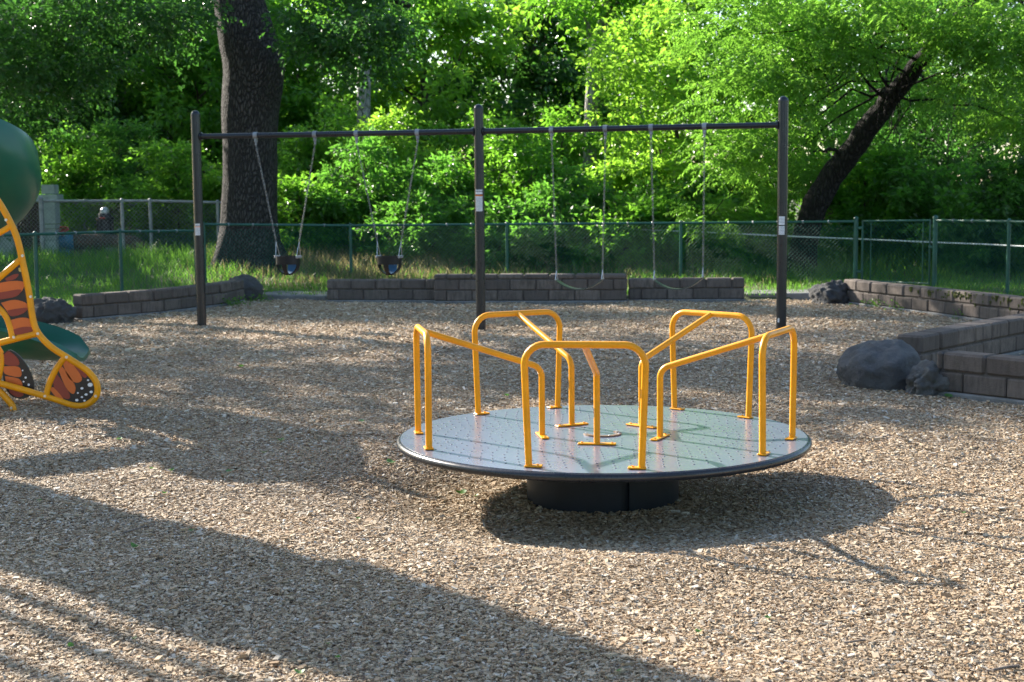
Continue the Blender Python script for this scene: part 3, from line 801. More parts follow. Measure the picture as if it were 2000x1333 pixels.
# ------------------------------------------------------------------ trees and shrubs
def leaf_arrays(rng, P, Dn, n_per, size, tl, width=.55, droop=.35, pinnate=False):
    """leaves on twigs: P twig roots, Dn twig directions"""
    k = len(P); u = np.tile(np.linspace(.08, 1, n_per), k); pid = np.repeat(np.arange(k), n_per)
    d = Dn[pid]; up = np.array([0, 0, 1.]); side = np.cross(d, up); side /= np.linalg.norm(side, axis=1, keepdims=True) + 1e-6
    nn = np.cross(side, d); sg = np.where(np.arange(k * n_per) % 2 == 0, 1., -1.)[:, None]
    L = tl * rng.uniform(.7, 1.3, k)[pid]
    pos = P[pid] + d * (u * L)[:, None]; pos[:, 2] -= droop * .5 * L * u * u
    jit = rng.normal(0, 1, pos.shape)
    if pinnate:
        ax = d * .45 + side * sg + jit * .16; nrm = nn + jit[:, ::-1] * .30
        pos += jit * .008
    else:
        ax = d * .5 + side * sg * .8 + jit * .55; nrm = nn * .8 + jit[:, ::-1] * .6
        pos += jit * (.16 * tl)
    ax[:, 2] -= droop; ax /= np.linalg.norm(ax, axis=1, keepdims=True)
    w = np.cross(nrm, ax); w /= np.linalg.norm(w, axis=1, keepdims=True) + 1e-6; nz = np.cross(ax, w)
    s = (size * rng.uniform(.65, 1.25, len(pos)))[:, None]
    b = pos; tip = pos + ax * s - nz * s * .12; mid = pos + ax * s * .45
    l = mid + w * s * width * .5 + nz * s * .10; r = mid - w * s * width * .5 + nz * s * .10
    V = np.stack([b, l, tip, r], 1).reshape(-1, 3); I = np.arange(len(pos))[:, None] * 4
    T = np.concatenate([I + [0, 2, 1], I + [0, 3, 2]], 1).reshape(-1, 3)
    return V, T
def blob_twigs(rng, blobs, per, clump=.30, flat=.8):
    """twig roots in clumps near the outside of each blob; returns roots, outward directions"""
    P = []; D = []
    for (c, r, wgt) in blobs:
        c = np.array(c); r = np.array(r if hasattr(r, '__len__') else (r, r, r * flat)); n = max(4, int(per * wgt)); kc = max(5, n // 16)
        q = rng.normal(0, 1, (kc, 3)); q /= np.linalg.norm(q, axis=1, keepdims=True); q *= (.45 + .55 * rng.random(kc) ** .6)[:, None]
        idx = rng.integers(0, kc, n); v = q[idx] + rng.normal(0, clump, (n, 3)) * [1, 1, .6]
        P.append(c + v * r); dd = v / (np.linalg.norm(v, axis=1, keepdims=True) + .2) + rng.normal(0, .45, (n, 3)); dd[:, 2] = dd[:, 2] * .6
        D.append(dd / np.linalg.norm(dd, axis=1, keepdims=True))
    return np.concatenate(P), np.concatenate(D)
def crown_mesh(name, rng, blobs, per, n_per, size, tl, mat, **kw):
    fl = kw.pop('clump', .3); P, D = blob_twigs(rng, blobs, per, fl); V, T = leaf_arrays(rng, P, D, n_per, size, tl, **kw)
    return np_mesh(name, V, T, mat)
def limb(mb, a, b, r0, r1, rr, n=7, wob=.12):
    a = Vector(a); b = Vector(b); k = 6; L = (b - a).length; pts = []
    for i in range(k + 1):
        s = i / k; p = a.lerp(b, s) + Vector((rr.gauss(0, 1), rr.gauss(0, 1), rr.gauss(0, 1))) * (wob * L * .25 * math.sin(math.pi * s)); p.z += .06 * L * math.sin(math.pi * s); pts.append(p)
    mb.tube(pts, [r0 + (r1 - r0) * i / k for i in range(k + 1)], n)
def tree(name, label, x, y, H, Rc, zlow, mat, leaf, per, seed, bark='thinbark', tr=.14, group=None, cat='tree', tl=.45, n_per=14, lean=(0, 0), nb=15, dens=1.05, width=.55, droop=.3, clump=.24):
    rng = np.random.default_rng(seed); rr = random.Random(seed); z0 = gz(x, y); t = thing(name, (x, y, z0), label, cat, group)
    blobs = []
    for i in range(nb):
        s = (i + .5) / nb; zz = z0 + zlow + (H - zlow) * (s * .92 + .04 * rr.random())
        prof = math.sin(math.pi * min(.95, .18 + .72 * s)) ** .7
        a = i * 2.4 + rr.random() * .8; off = Rc * prof * rr.uniform(.35, .75); rad = Rc * rr.uniform(.36, .54) * (.62 + .5 * prof)
        blobs.append(((x + lean[0] * s + off * math.cos(a), y + lean[1] * s + off * math.sin(a), zz), rad, rad ** 2))
    sw = sum(b[2] for b in blobs); blobs = [(c, r, w / sw) for c, r, w in blobs]
    mb = MB(); top = Vector((x + lean[0], y + lean[1], z0 + H * .86)); base = Vector((x, y, z0 - .1)); pts = []; k = 9
    for i in range(k + 1):
        s = i / k; pts.append(base.lerp(top, s) + Vector((rr.gauss(0, .06), rr.gauss(0, .06), 0)) * (H * .12 * math.sin(math.pi * s)))
    mb.tube(pts, [tr * (1.3 if i == 0 else 1) * (1 - .82 * i / k) for i in range(k + 1)], 9)
    trunk = mb.build('trunk', M[bark], t, angle=80)
    mb = MB()
    for c, r, w in blobs:
        s = min(.9, max(.1, (c[2] - z0) / (H * .9) - .12)); p = pts[int(s * k)]; limb(mb, p, c, tr * .35, .012, rr)
        for q in range(3):
            e = Vector(c) + Vector((rr.gauss(0, .5), rr.gauss(0, .5), rr.gauss(.1, .4))) * r; limb(mb, Vector(p).lerp(Vector(c), .6), e, tr * .16, .006, rr, 5)
    mb.build('branches', M[bark], t, angle=80)
    cr = link('crown', crown_mesh('crown', rng, blobs, per * dens, n_per, leaf * 1.32, tl, M[mat], width=width, droop=droop, clump=clump), t)
    return t
def dup(root, x, y, rz, sc, label=None):
    z0 = gz(x, y); r = root.copy(); COL.objects.link(r); r.location = (x, y, z0); r.rotation_euler = (0, 0, rz); r.scale = (sc, sc, sc)
    if label: r['label'] = label
    for ch in root.children:
        c = ch.copy(); COL.objects.link(c); c.parent = r
    return r
def gx(px, Y): return at(px, 400, Y).x
def gt(px, Y): return gx(px, Y), Y

# main trees of the wood behind the fence
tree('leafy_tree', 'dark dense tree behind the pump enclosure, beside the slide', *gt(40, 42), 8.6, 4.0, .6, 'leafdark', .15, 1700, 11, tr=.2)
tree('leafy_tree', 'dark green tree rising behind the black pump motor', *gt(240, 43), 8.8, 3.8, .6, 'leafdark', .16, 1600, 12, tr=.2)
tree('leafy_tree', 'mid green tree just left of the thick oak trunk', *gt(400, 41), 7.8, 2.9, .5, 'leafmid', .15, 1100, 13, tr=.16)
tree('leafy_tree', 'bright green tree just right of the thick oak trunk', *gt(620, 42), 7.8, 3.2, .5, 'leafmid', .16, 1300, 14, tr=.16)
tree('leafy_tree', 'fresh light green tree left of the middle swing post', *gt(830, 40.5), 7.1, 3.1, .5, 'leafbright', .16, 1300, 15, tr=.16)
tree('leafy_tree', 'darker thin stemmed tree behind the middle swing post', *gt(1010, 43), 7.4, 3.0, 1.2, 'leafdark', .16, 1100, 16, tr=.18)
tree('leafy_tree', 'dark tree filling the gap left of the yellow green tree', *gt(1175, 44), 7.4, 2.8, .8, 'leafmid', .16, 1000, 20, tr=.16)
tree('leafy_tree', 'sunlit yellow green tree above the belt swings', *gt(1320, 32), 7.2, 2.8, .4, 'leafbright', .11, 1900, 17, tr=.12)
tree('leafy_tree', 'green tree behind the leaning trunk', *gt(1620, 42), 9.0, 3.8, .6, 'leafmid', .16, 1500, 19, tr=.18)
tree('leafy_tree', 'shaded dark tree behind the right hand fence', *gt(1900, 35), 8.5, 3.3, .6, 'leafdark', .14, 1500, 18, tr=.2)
# far row
far0 = tree('far_tree', 'far tree of the wood filling in behind the nearer trees', *gt(120, 58), 9.6, 5.0, .5, 'leafmid', .26, 1500, 31, tr=.25, group='far trees of the wood')
far1 = tree('far_tree', 'far tree of the wood filling in behind the nearer trees', *gt(430, 57), 9.2, 5.0, .5, 'leafdark', .26, 1500, 32, tr=.25, group='far trees of the wood')
for i, (px, Y, rz, sc) in enumerate(((-120, 56, 1.1, 1.0), (280, 62, 2.0, 1.1), (600, 60, 2.6, .95), (760, 57, .6, .85), (930, 61, 4.0, .88), (1090, 57, 5.0, .82), (1250, 60, 3.3, .9), (1420, 57, 1.9, 1.05), (1580, 61, .4, 1.15), (1740, 57, 2.9, 1.15), (1900, 59, 4.4, 1.15), (2080, 55, 5.6, 1.1))):
    dup((far0, far1)[i % 2], *gt(px, Y), rz, sc)
und0 = tree('understory_tree', 'low bushy tree of the thicket deep behind the fence', *gt(180, 50), 4.8, 2.8, .1, 'leafmid', .20, 900, 33, tr=.07, group='thicket trees behind the fence', nb=12)
und1 = tree('understory_tree', 'low bushy tree of the thicket deep behind the fence', *gt(500, 50), 4.6, 2.8, .1, 'leafshrub', .20, 900, 34, tr=.07, group='thicket trees behind the fence', nb=12)
for i, (px, Y) in enumerate(((-40, 49), (330, 51), (640, 50), (760, 49), (880, 51), (1010, 50), (1120, 49), (1240, 51), (1380, 49), (1510, 50), (1640, 49), (1770, 50), (1890, 48), (2010, 49), (2110, 47))):
    dup((und0, und1)[i % 2], *gt(px, Y), i * 1.3, .9 + .09 * (i % 4))
# pale trunks standing in the wood
def pale_trunk(label, pts, r0, r1, fork=None):
    P = [at(*p) for p in pts]; g = Vector((P[0].x, P[0].y, gz(P[0].x, P[0].y) - .1)); t = thing('pale_tree', g, label, 'tree')
    pp = catmull([g] + P, 4); n = len(pp); mb = MB(); mb.tube(pp, [r0 + (r1 - r0) * i / (n - 1) for i in range(n)], 12); mb.build('trunk', M['palebark'], t, angle=80)
    rng = np.random.default_rng(int(pts[0][0])); top = P[-1]; blobs = [((top.x + dx, top.y + dy, top.z + dz), r, .34) for dx, dy, dz, r in ((-.7, .4, -.3, .8), (.7, .3, .0, .8), (0, .5, .3, .8))]
    mb = MB(); rr = random.Random(4)
    for c, r, w in blobs: limb(mb, top - Vector((0, 0, .8)), c, r1 * .6, .03, rr)
    if fork:
        for f in fork: limb(mb, at(*f[0]), at(*f[1]), f[2], f[2] * .4, rr, 9, .05)
    mb.build('branches', M['palebark'], t, angle=80)
    link('crown', crown_mesh('crown', rng, blobs, 420, 12, .16, .5, M['leafmid'], width=.5), t)
pale_trunk('pale grey trunk showing high between the leaves right of the oak', [(708, 380, 34.6), (712, 140, 34.6), (720, 40, 34.6), (724, -60, 34.6)], .18, .13)
pale_trunk('forked pale grey trunk high behind the yellow green tree', [(1150, 380, 34), (1160, 120, 34), (1178, 50, 34), (1192, -40, 34)], .18, .12, [((1162, 110, 34), (1135, 10, 34), .08), ((1175, 60, 34), (1235, -10, 34), .07)])
pale_trunk('pale crooked trunk deep in the dark trees left of the oak', [(318, 380, 45), (322, 200, 45), (345, 100, 45), (352, 30, 45), (360, -60, 45)], .24, .16, [((328, 150, 45), (285, 50, 45), .1)])

# thick oak
def oak():
    Y = 29.0; rows = [(600, 488, 190), (540, 488, 172), (505, 488, 140), (470, 486, 120), (430, 487, 110), (350, 488, 105), (280, 488, 103), (220, 489, 108), (170, 494, 116), (130, 496, 120), (95, 489, 117), (55, 479, 108), (0, 466, 96), (-60, 458, 90), (-150, 455, 84), (-260, 455, 78)]
    b = at(488, 520, Y); t = thing('oak_tree', (b.x, Y, gz(b.x, Y)), 'thick grey barked oak trunk with a bulge, standing behind the bucket swing', 'tree')
    import mathutils
    mn = mathutils.noise; rings = []; n = 48
    rows = [(at(c, y, Y), w * Y / FPX / 2) for y, c, w in rows]
    cs = catmull([r[0] for r in rows], 5); rs = []
    for i in range(len(rows) - 1):
        for k in range(5): rs.append(rows[i][1] + (rows[i + 1][1] - rows[i][1]) * k / 5)
    rs.append(rows[-1][1]); vs = []; fs = []
    for i, (c, r) in enumerate(zip(cs, rs)):
        flare = max(0, 1 - (c.z - gz(b.x, Y)) / .7)
        for j in range(n):
            a = 2 * math.pi * j / n; p = Vector((math.cos(a), math.sin(a), c.z * .5))
            d = 1 + .05 * mn.noise(p * 1.5) + .02 * mn.noise(Vector((p.x * 7, p.y * 7, c.z * 1.6))) + flare * .16 * math.sin(5 * a + 1)
            vs.append((c.x + r * d * math.cos(a), c.y + r * d * math.sin(a), c.z))
    k = len(cs)
    for i in range(k - 1):
        for j in range(n): fs.append((i * n + j, i * n + (j + 1) % n, (i + 1) * n + (j + 1) % n, (i + 1) * n + j))
    mb = MB(); mb.add(vs, fs); mb.build('trunk', M['oakbark'], t, angle=80)
    top = cs[-1]; rr = random.Random(9); mb = MB(); J = at(470, -40, Y)
    ends = [at(800, 12, 27.0), at(700, -60, 26.0), at(300, -40, 27), at(80, -20, 27.5), at(150, -160, 30), at(700, -220, 31), at(450, -330, 28)]
    for e in ends: limb(mb, J if e.z < 8 else top - Vector((0, 0, .6)), e, .20, .05, rr, 9, .10)
    mb.build('limbs', M['oakbark'], t, angle=80)
    B = []
    for px, py, Yb, r, w in ((655, 35, 27.3, .7, .55), (735, 60, 27.0, .75, .6), (612, 95, 27.6, .38, .2), (690, 130, 27.1, .42, .22), (770, 20, 27, .6, .4), (320, 15, 27.2, .7, .5), (230, 30, 27.4, 1.0, .9), (110, 40, 27.4, 1.1, 1.0), (20, 90, 27.4, 1.0, .9), (60, 200, 28, .8, .5), (180, 130, 28, .7, .45), (-60, 180, 27.5, 1.2, .8)):
        p = at(px, py, Yb); B.append((tuple(p), r, w))
    for dx, dy, z, r, w in ((.2, 0, 9.0, 1.5, 1.0), (-4.5, 0, 8.6, 2.0, 1.2), (-1.5, -2, 9.2, 2.0, 1.2), (-.3, 1, 10.5, 1.8, 1.0), (-3.0, 2, 10.8, 2.2, 1.2), (-5.5, -1.5, 10.6, 2.0, 1.2)):
        B.append(((b.x + dx, Y + dy, z), r, w))
    rng = np.random.default_rng(77)
    link('crown', crown_mesh('crown', rng, B, 230, 13, .115, .42, M['leafdark'], width=.6, droop=.35), t)
oak()

# leaning ash
def ash():
    Yb = 27.4; path = [(1566, 545, Yb, .40), (1567, 505, Yb, .345), (1576, 450, Yb, .31), (1592, 400, Yb, .30), (1622, 350, Yb, .285), (1662, 295, Yb - .2, .27), (1702, 240, Yb - .4, .25), (1745, 185, Yb - .6, .225), (1790, 130, Yb - .8, .20), (1830, 85, Yb - 1, .15), (1880, 20, Yb - 1.2, .11), (1930, -60, Yb - 1.4, .12), (1960, -160, Yb - 1.6, .08)]
    b = at(1566, 520, Yb); t = thing('ash_tree', (b.x, Yb, gz(b.x, Yb)), 'dark leaning tree trunk with drooping feathery leaves behind the end swing post', 'tree')
    pts = catmull([at(*p[:3]) for p in path], 4); rad = []
    for i in range(len(path) - 1):
        for k in range(4): rad.append(path[i][3] + (path[i + 1][3] - path[i][3]) * k / 4)
    rad.append(path[-1][3])
    rr = random.Random(21); pts = [p + Vector((rr.gauss(0, .012), 0, rr.gauss(0, .01))) for p in pts]
    mb = MB(); mb.tube(pts, [r * .80 * rr.uniform(.96, 1.04) for r in rad], 18); mb.build('trunk', M['ashbark'], t, angle=80)
    mb = MB()
    J = [pts[int(len(pts) * s)] for s in (.60, .68, .75, .83, .9)]
    B = []
    spec = ((1430, 50, 26.5, .85, 1), (1520, 90, 26.3, .85, 1), (1450, 180, 26.2, .7, .8), (1600, 20, 26.5, .8, 1), (1560, 190, 26.0, .6, .7), (1640, 90, 26.2, .6, .7), (1415, 310, 26.2, .5, .55), (1480, 270, 26.0, .5, .6), (1710, 10, 25.8, .7, .9), (1845, 70, 25.6, .35, .25), (1890, 50, 25.0, .5, .6), (1850, 20, 25.4, .8, 1), (1930, 120, 25.2, .75, 1), (2000, 60, 25.2, .9, 1), (1985, 240, 25.6, .6, .7), (1850, 190, 29.5, .9, .8), (1700, 330, 30.5, 1.0, .8), (1640, 170, 29.5, .9, .9), (2090, 160, 25.5, 1.1, .9), (1760, 90, 29.0, .8, .8), (1540, 300, 29, .7, .6), (1390, 420, 26.9, .35, .3), (1470, 370, 26.9, .35, .3))
    for px, py, Y, r, w in spec:
        c = at(px, py, Y); B.append((tuple(c), (r, r, r * .75), w)); j = pts[int(len(pts) * min(.96, rr.uniform(.46, .98)))]; limb(mb, j, c, .030, .008, rr, 6, .2)
    for dx, dy, z, r in ((0, -1, 8.2, 1.7), (3, -1, 8.4, 1.8), (6, -1.5, 8.2, 1.8), (4.5, 1, 9.6, 1.8), (1.5, 1.2, 9.3, 1.7)):
        B.append(((b.x + dx, Yb + dy, z), (r, r, r * .8), 1.3))
    limb(mb, at(1650, 302, Yb - .2), at(1588, 297, Yb - .6), .045, .015, rr, 7, .2)
    for q in range(5): limb(mb, at(1735 + q * 9, 190 - q * 10, Yb - .95), at(1715 + q * 10, 255 + q * 7, Yb - 1.1), .018, .006, rr, 5, .4)
    mb.build('branches', M['ashbark'], t, angle=80)
    rng = np.random.default_rng(78)
    link('crown', crown_mesh('crown', rng, B, 240, 15, .10, .42, M['leafash'], width=.34, droop=.55, pinnate=True, clump=.34), t)
ash()

# shrubs behind the fence
SH = [(590, 30.5, 1.5, .9, 'leafmid', 'low leafy shrub at the right foot of the oak'), (720, 31, 2.2, 1.1, 'leafshrub', 'green shrub behind the fence between the bucket swing seats'), (865, 30.4, 1.7, 1.1, 'leafshrub', 'rounded shrub behind the fence left of the middle swing post'),
      (770, 33.5, 3.0, 1.3, 'leafbright', 'taller yellow green shrub behind the bucket swing chains'), (1000, 31, 2.6, 1.2, 'leafmid', 'leafy shrub behind the fence right of the middle swing post'), (1130, 30.2, 1.5, 1.3, 'leafshrub', 'dark spreading shrub behind the first belt swing'),
      (1240, 31.5, 2.3, 1.2, 'leafbright', 'pale sunlit shrub between the two belt swings'), (1360, 29.6, 1.3, 1.2, 'leafshrub', 'low shrub with pale tips behind the second belt swing'), (1470, 30.5, 1.8, 1.0, 'leafbright', 'sunny shrub just left of the leaning trunk'),
      (1690, 29.5, 1.9, 1.0, 'leafmid', 'green shrub behind the gate'), (1790, 29.0, 2.0, 1.1, 'leafshrub', 'dark shrub behind the thick right gate post'), (1920, 27.6, 1.7, 1.2, 'leafshrub', 'dark shrub behind the right hand fence panel'), (2040, 27, 2.2, 1.2, 'leafdark', 'dark tall shrub at the far end of the right fence'),
      (660, 35, 3.4, 1.5, 'leafmid', 'broad shrub right behind the bucket swing chains'), (930, 35, 3.0, 1.5, 'leafmid', 'broad leafy shrub behind the middle swing post'), (1100, 34.5, 2.9, 1.4, 'leafmid', 'broad shrub behind the first belt swing chains'),
      (960, 28.9, 1.0, .95, 'leafshrub', 'low dark ivy mound behind the fence beside the middle swing post'), (1065, 28.6, 1.1, 1.0, 'leafshrub', 'low ivy mound behind the fence beneath the first belt swing chain'), (1195, 28.5, 1.0, 1.0, 'leafmid', 'low bright ivy mound behind the fence between the belt swings'), (1300, 28.4, 1.05, 1.0, 'leafmid', 'low bright ivy mound behind the fence post beneath the second belt swing'), (1420, 28.4, 1.0, .95, 'leafmid', 'low green mound behind the fence left of the end swing post'), (830, 29.3, 1.1, 1.0, 'leafshrub', 'low green mound behind the fence right of the second bucket swing'),
      (1850, 31, 3.4, 1.5, 'leafdark', 'deep shaded shrub under the hanging ash leaves'),
      (140, 35, 2.6, 1.3, 'leafmid', 'shrub behind the pale concrete column'), (350, 33.8, 2.4, 1.1, 'leafmid', 'light shrub behind the grey fence left of the swing frame'), (420, 34, 2.0, 1.0, 'leafbright', 'small sunlit shrub between swing frame post and oak'), (240, 36, 2.8, 1.3, 'leafshrub', 'shrub behind the black pump motor'), (-60, 33, 2.8, 1.4, 'leafdark', 'dark shrub behind the slide beside the wooden fence')]
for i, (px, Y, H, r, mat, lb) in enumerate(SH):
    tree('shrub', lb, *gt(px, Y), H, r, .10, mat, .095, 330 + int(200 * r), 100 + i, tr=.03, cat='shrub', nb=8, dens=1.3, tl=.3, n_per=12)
# trees beside the playground, left of the picture, that shade its floor
tree('leafy_tree', 'broad tree beside the playground left of the pump enclosure', -14.3, 24.6, 10.0, 3.0, 5.4, 'leafmid', .17, 330, 51, tr=.25, nb=8, dens=1, clump=.34)
tree('leafy_tree', 'shade tree beside the pump enclosure, left of the wooden fence', -15.5, 33.5, 9.0, 3.2, 2.4, 'leafdark', .16, 900, 54, tr=.22, nb=10, dens=1)
tree('leafy_tree', 'high crowned tree left of the playground whose branches reach over the fence', -10.6, 24.2, 10.2, 2.6, 7.0, 'leafmid', .16, 720, 53, tr=.22, nb=9, dens=1, lean=(2.6, -.6))

# ------------------------------------------------------------------ grass
def grass(name, label, n, region, h, mat, seed, sel=None):
    rng = np.random.default_rng(seed); x0, x1, y0, y1 = region
    x = rng.uniform(x0, x1, n); y = rng.uniform(y0, y1, n)
    cl = np.sin(x * 2.1 + np.sin(y * 1.7) * 2) * np.sin(y * 2.6 + np.sin(x * 1.3) * 2); ok = (~inplay(x, y)) & (np.abs(x) < .40 * y + 2) & (cl + rng.normal(0, .7, n) > -.5)
    if sel is not None: ok &= sel(x, y, rng)
    x, y, cl = x[ok], y[ok], cl[ok]; n = len(x); z = zfar(x, y) - .01
    hh = h(x, y) * rng.uniform(.5, 1.25, n) * (1 + .25 * cl); a = rng.uniform(0, 2 * np.pi, n); b = rng.normal(0, .32, (n, 2)) * hh[:, None]
    w = .006 + .004 * rng.random(n); dx, dy = np.cos(a) * w, np.sin(a) * w
    V = np.stack([np.stack([x - dx, y - dy, z], -1), np.stack([x + dx, y + dy, z], -1), np.stack([x + b[:, 0] * .35 + dx * .7, y + b[:, 1] * .35 + dy * .7, z + hh * .6], -1),
                  np.stack([x + b[:, 0] * .35 - dx * .7, y + b[:, 1] * .35 - dy * .7, z + hh * .6], -1), np.stack([x + b[:, 0], y + b[:, 1], z + hh], -1)], 1).reshape(-1, 3)
    I = np.arange(n)[:, None] * 5; T = np.concatenate([I + [0, 1, 2], I + [0, 2, 3], I + [3, 2, 4]], 1).reshape(-1, 3)
    o = link(name, np_mesh(name, V, T, M[mat])); o['kind'] = 'stuff'; o['label'] = label; o['category'] = 'grass'
dry = lambda x, y: np.exp(-((x + 2.8) / 2.4) ** 2) * sstep(25, 26.5, y) * .65 + np.exp(-((x - 1) / 2.5) ** 2) * .35
grass('short_grass', 'green grass growing behind the walls and along the fence', 150000, (-13, 13, 15, 31), lambda x, y: .09 + .10 * sstep(24.5, 27, y) + .18 * sstep(26, 28, y) * sstep(3, 5, x) + .10 * sstep(27, 29, y) * sstep(-4, -6, x), 'grass', 5, lambda x, y, r: r.random(len(x)) > dry(x, y))
grass('dry_grass', 'straw coloured dry grass below the oak and behind the back walls', 42000, (-6.5, 5, 23.5, 31), lambda x, y: .16 + .14 * sstep(26, 29, y), 'drygrass', 6, lambda x, y, r: r.random(len(x)) < dry(x, y))

# ------------------------------------------------------------------ grey enclosure with pump on the left
def gfp(px, py, Y, top=None):
    v = at(px, py, Y); return (v.x, v.y, gz(v.x, v.y), v.z)
fence('grey galvanised chain link enclosure fence around the pump', [gfp(-60, 393, 31), gfp(80, 393, 31), gfp(238, 393, 31.2), gfp(293, 393, 31.3), gfp(425, 396, 31.5), gfp(566, 400, 31.6)], M['galvdull'], M['galvdull'], .038, 'enclosure_fence', .0025, .09, terminal=(1, 5))
fence('grey fence rail running down behind the shrubs right of the oak', [gfp(568, 402, 31.7), gfp(690, 424, 32.2), gfp(800, 446, 32.6)], M['galvdull'], M['galvdull'], .034, 'enclosure_fence', .0025, .09)
fence('grey back fence of the pump enclosure', [gfp(100, 398, 34.5), gfp(164, 398, 34.5), gfp(300, 400, 34.5), gfp(395, 401, 34.5)], M['galvdull'], M['galvdull'], .035, 'enclosure_fence', .0025, .09)
def pump():
    p = at(98, 455, 32.2); t = thing('concrete_column', (p.x, p.y, gz(p.x, p.y)), 'pale grey concrete block column behind the enclosure fence', 'column')
    s = 32.2 / FPX
    for z0p, z1p, w in ((470, 448, 32), (448, 438, 30), (438, 392, 31), (392, 380, 40), (380, 361, 26)):
        a = at(98, z0p, 32.2); b = at(98, z1p, 32.2); mb = MB(); mb.box((a.x, a.y, (a.z + b.z) / 2), (w * s, w * s, b.z - a.z - .012), 0, .01); mb.build('block', M['palecon'], t, False)
    a = at(98, 470, 32.2); mb = MB(); g = gz(a.x, a.y); mb.box((a.x, a.y, (a.z + g) / 2 - .05), (34 * s, 34 * s, a.z - g + .1), 0, .01); mb.build('base_block', M['palecon'], t, False)
    p = at(60, 455, 32.0); t = thing('wooden_fence', (p.x, p.y, gz(p.x, p.y)), 'dark brown upright board fence between slide and pale column', 'fence')
    for k in range(9):
        q = at(20 + k * 7, 388 + (k % 3), 32.0); g = gz(q.x, q.y); mb = MB(); mb.box((q.x, q.y, (q.z + g) / 2), (.072, .022, q.z - g), 0, .004); mb.build('board', M['woodfence'], t, False)
    for zz in (.75, 1.45):
        a = at(15, 400, 32.04); b = at(80, 400, 32.04); mb = MB(); mb.box(((a.x + b.x) / 2, 32.04, zz), ((b.x - a.x), .04, .08)); mb.build('batten', M['woodfence'], t, False)
    # black motor
    p = at(206, 452, 32.6); t = thing('pump_motor', (p.x, p.y, p.z), 'black upright pump motor with a domed grey top inside the enclosure', 'motor')
    mb = MB(); mb.lathe([(.17, -.30), (.17, 0), (.165, .02), (.165, .26), (.20, .27), (.20, .31), (.15, .32), (.13, .40)], p, 20); mb.build('housing', M['blackpaint'], t)
    mb = MB(); mb.lathe([(.10, .40), (.10, .46), (.085, .50), (.05, .53), (.01, .54)], p, 16); mb.build('domed_cap', M['galv'], t)
    for k in range(10):
        a = 2 * math.pi * k / 10; mb = MB(); mb.box((p.x + .175 * math.cos(a), p.y + .175 * math.sin(a), p.z + .13), (.03, .012, .22), a); mb.build('cooling_fin', M['blackpaint'], t, False)
    mb = MB(); q = p + Vector((.0, -.165, .30)); mb.box((q.x, q.y - .04, q.z), (.12, .02, .04), 0, .004); mb.build('name_plate', M['redpaint'], t)
    for s in (-1, 1):
        mb = MB(); mb.tube([p + Vector((s * .22, -.1, -.25)), p + Vector((s * .15, -.05, .12))], .018, 8); mb.build('leg', M['blackpaint'], t)
    # pipes
    a = at(150, 472, 32.4); b = at(268, 476, 32.4); e = at(285, 520, 32.4)
    t = thing('water_pipe', (a.x, a.y, gz(a.x, a.y)), 'thick rusty brown pipe bending into the ground below the motor', 'pipe')
    mb = MB(); mb.tube(fillet([a, b, e], [.22]), .18, 18); mb.build('pipe', M['rustpipe'], t, angle=50)
    for q in (a, a.lerp(b, .45)):
        mb = MB(); mb.tube([q - Vector((.03, 0, 0)), q + Vector((.03, 0, 0))], .225, 18); mb.build('flange', M['rustpipe'], t, angle=50)
    mb = MB(); c = a.lerp(b, .6); mb.box((c.x, c.y, (c.z + gz(c.x, c.y)) / 2 - .1), (.3, .3, max(.1, c.z - .18 - gz(c.x, c.y)) + .2), 0, .02); mb.build('support', M['concrete'], t, False)
    c0 = at(88, 475, 32.3); c1 = at(148, 472, 32.35); t = thing('water_pump', (c0.x, c0.y, gz(c0.x, c0.y)), 'blue painted pump body joined to the rusty pipe', 'pump')
    mb = MB(); mb.tube([c0, c0.lerp(c1, .3), c0.lerp(c1, .32), c0.lerp(c1, .7), c0.lerp(c1, .72), c1 - Vector((.02, 0, 0))], [.2, .2, .15, .15, .2, .2], 18); mb.build('casing', M['bluepipe'], t, angle=40)
    mb = MB(); c = c0.lerp(c1, .5); mb.box((c.x, c.y, c.z - .3), (.5, .3, .3), 0, .02); mb.build('plinth', M['bluepipe'], t, False)
    c = at(122, 450, 32.3); t = thing('valve_wheel', (c.x, c.y, c.z - .1), 'small red valve handwheel on top of the blue pump', 'valve')
    mb = MB(); ring = [c + Vector((.13 * math.cos(k), .06 * math.sin(k), .02 + .05 * math.sin(k))) for k in np.linspace(0, 2 * math.pi, 17)]; mb.tube(ring, .018, 7); mb.build('wheel', M['redpaint'], t)
    mb = MB(); mb.tube([c + Vector((0, 0, -.16)), c + Vector((0, 0, .03))], .025, 8); mb.tube([c - Vector((.13, 0, -.02)), c + Vector((.13, 0, .02))], .012, 6); mb.build('stem', M['redpaint'], t)
    c = at(10, 478, 31.9); t = thing('utility_box', (c.x, c.y, gz(c.x, c.y)), 'pale blue grey utility cabinet behind the yellow wing frame', 'cabinet')
    g = gz(c.x, c.y); mb = MB(); mb.box((c.x, c.y, g + .45), (.5, .4, .95), 0, .015); mb.build('cabinet', M['palecon'], t); mb = MB(); mb.box((c.x, c.y - .205, g + .46), (.42, .012, .8), 0, .004); mb.build('door', M['palecon'], t)
pump()

# white rope tied past the leaning tree
def rope(label, pts):
    P = catmull([at(*p) for p in pts], 6); mb = MB(); mb.tube(P, .014, 6); o = mb.build('rope', M['tape']); tag(o, label, 'rope')
rope('thin white rope strung behind the fence, past the leaning trunk and the gate', [(1185, 446, 28.6), (1300, 451, 28.0), (1420, 456, 27.4), (1545, 462, 26.98), (1620, 465, 26.98), (1670, 467, 26.7), (1718, 469, 26.2), (1830, 474, 25.4), (1930, 478, 24.4), (2060, 485, 23.2)])

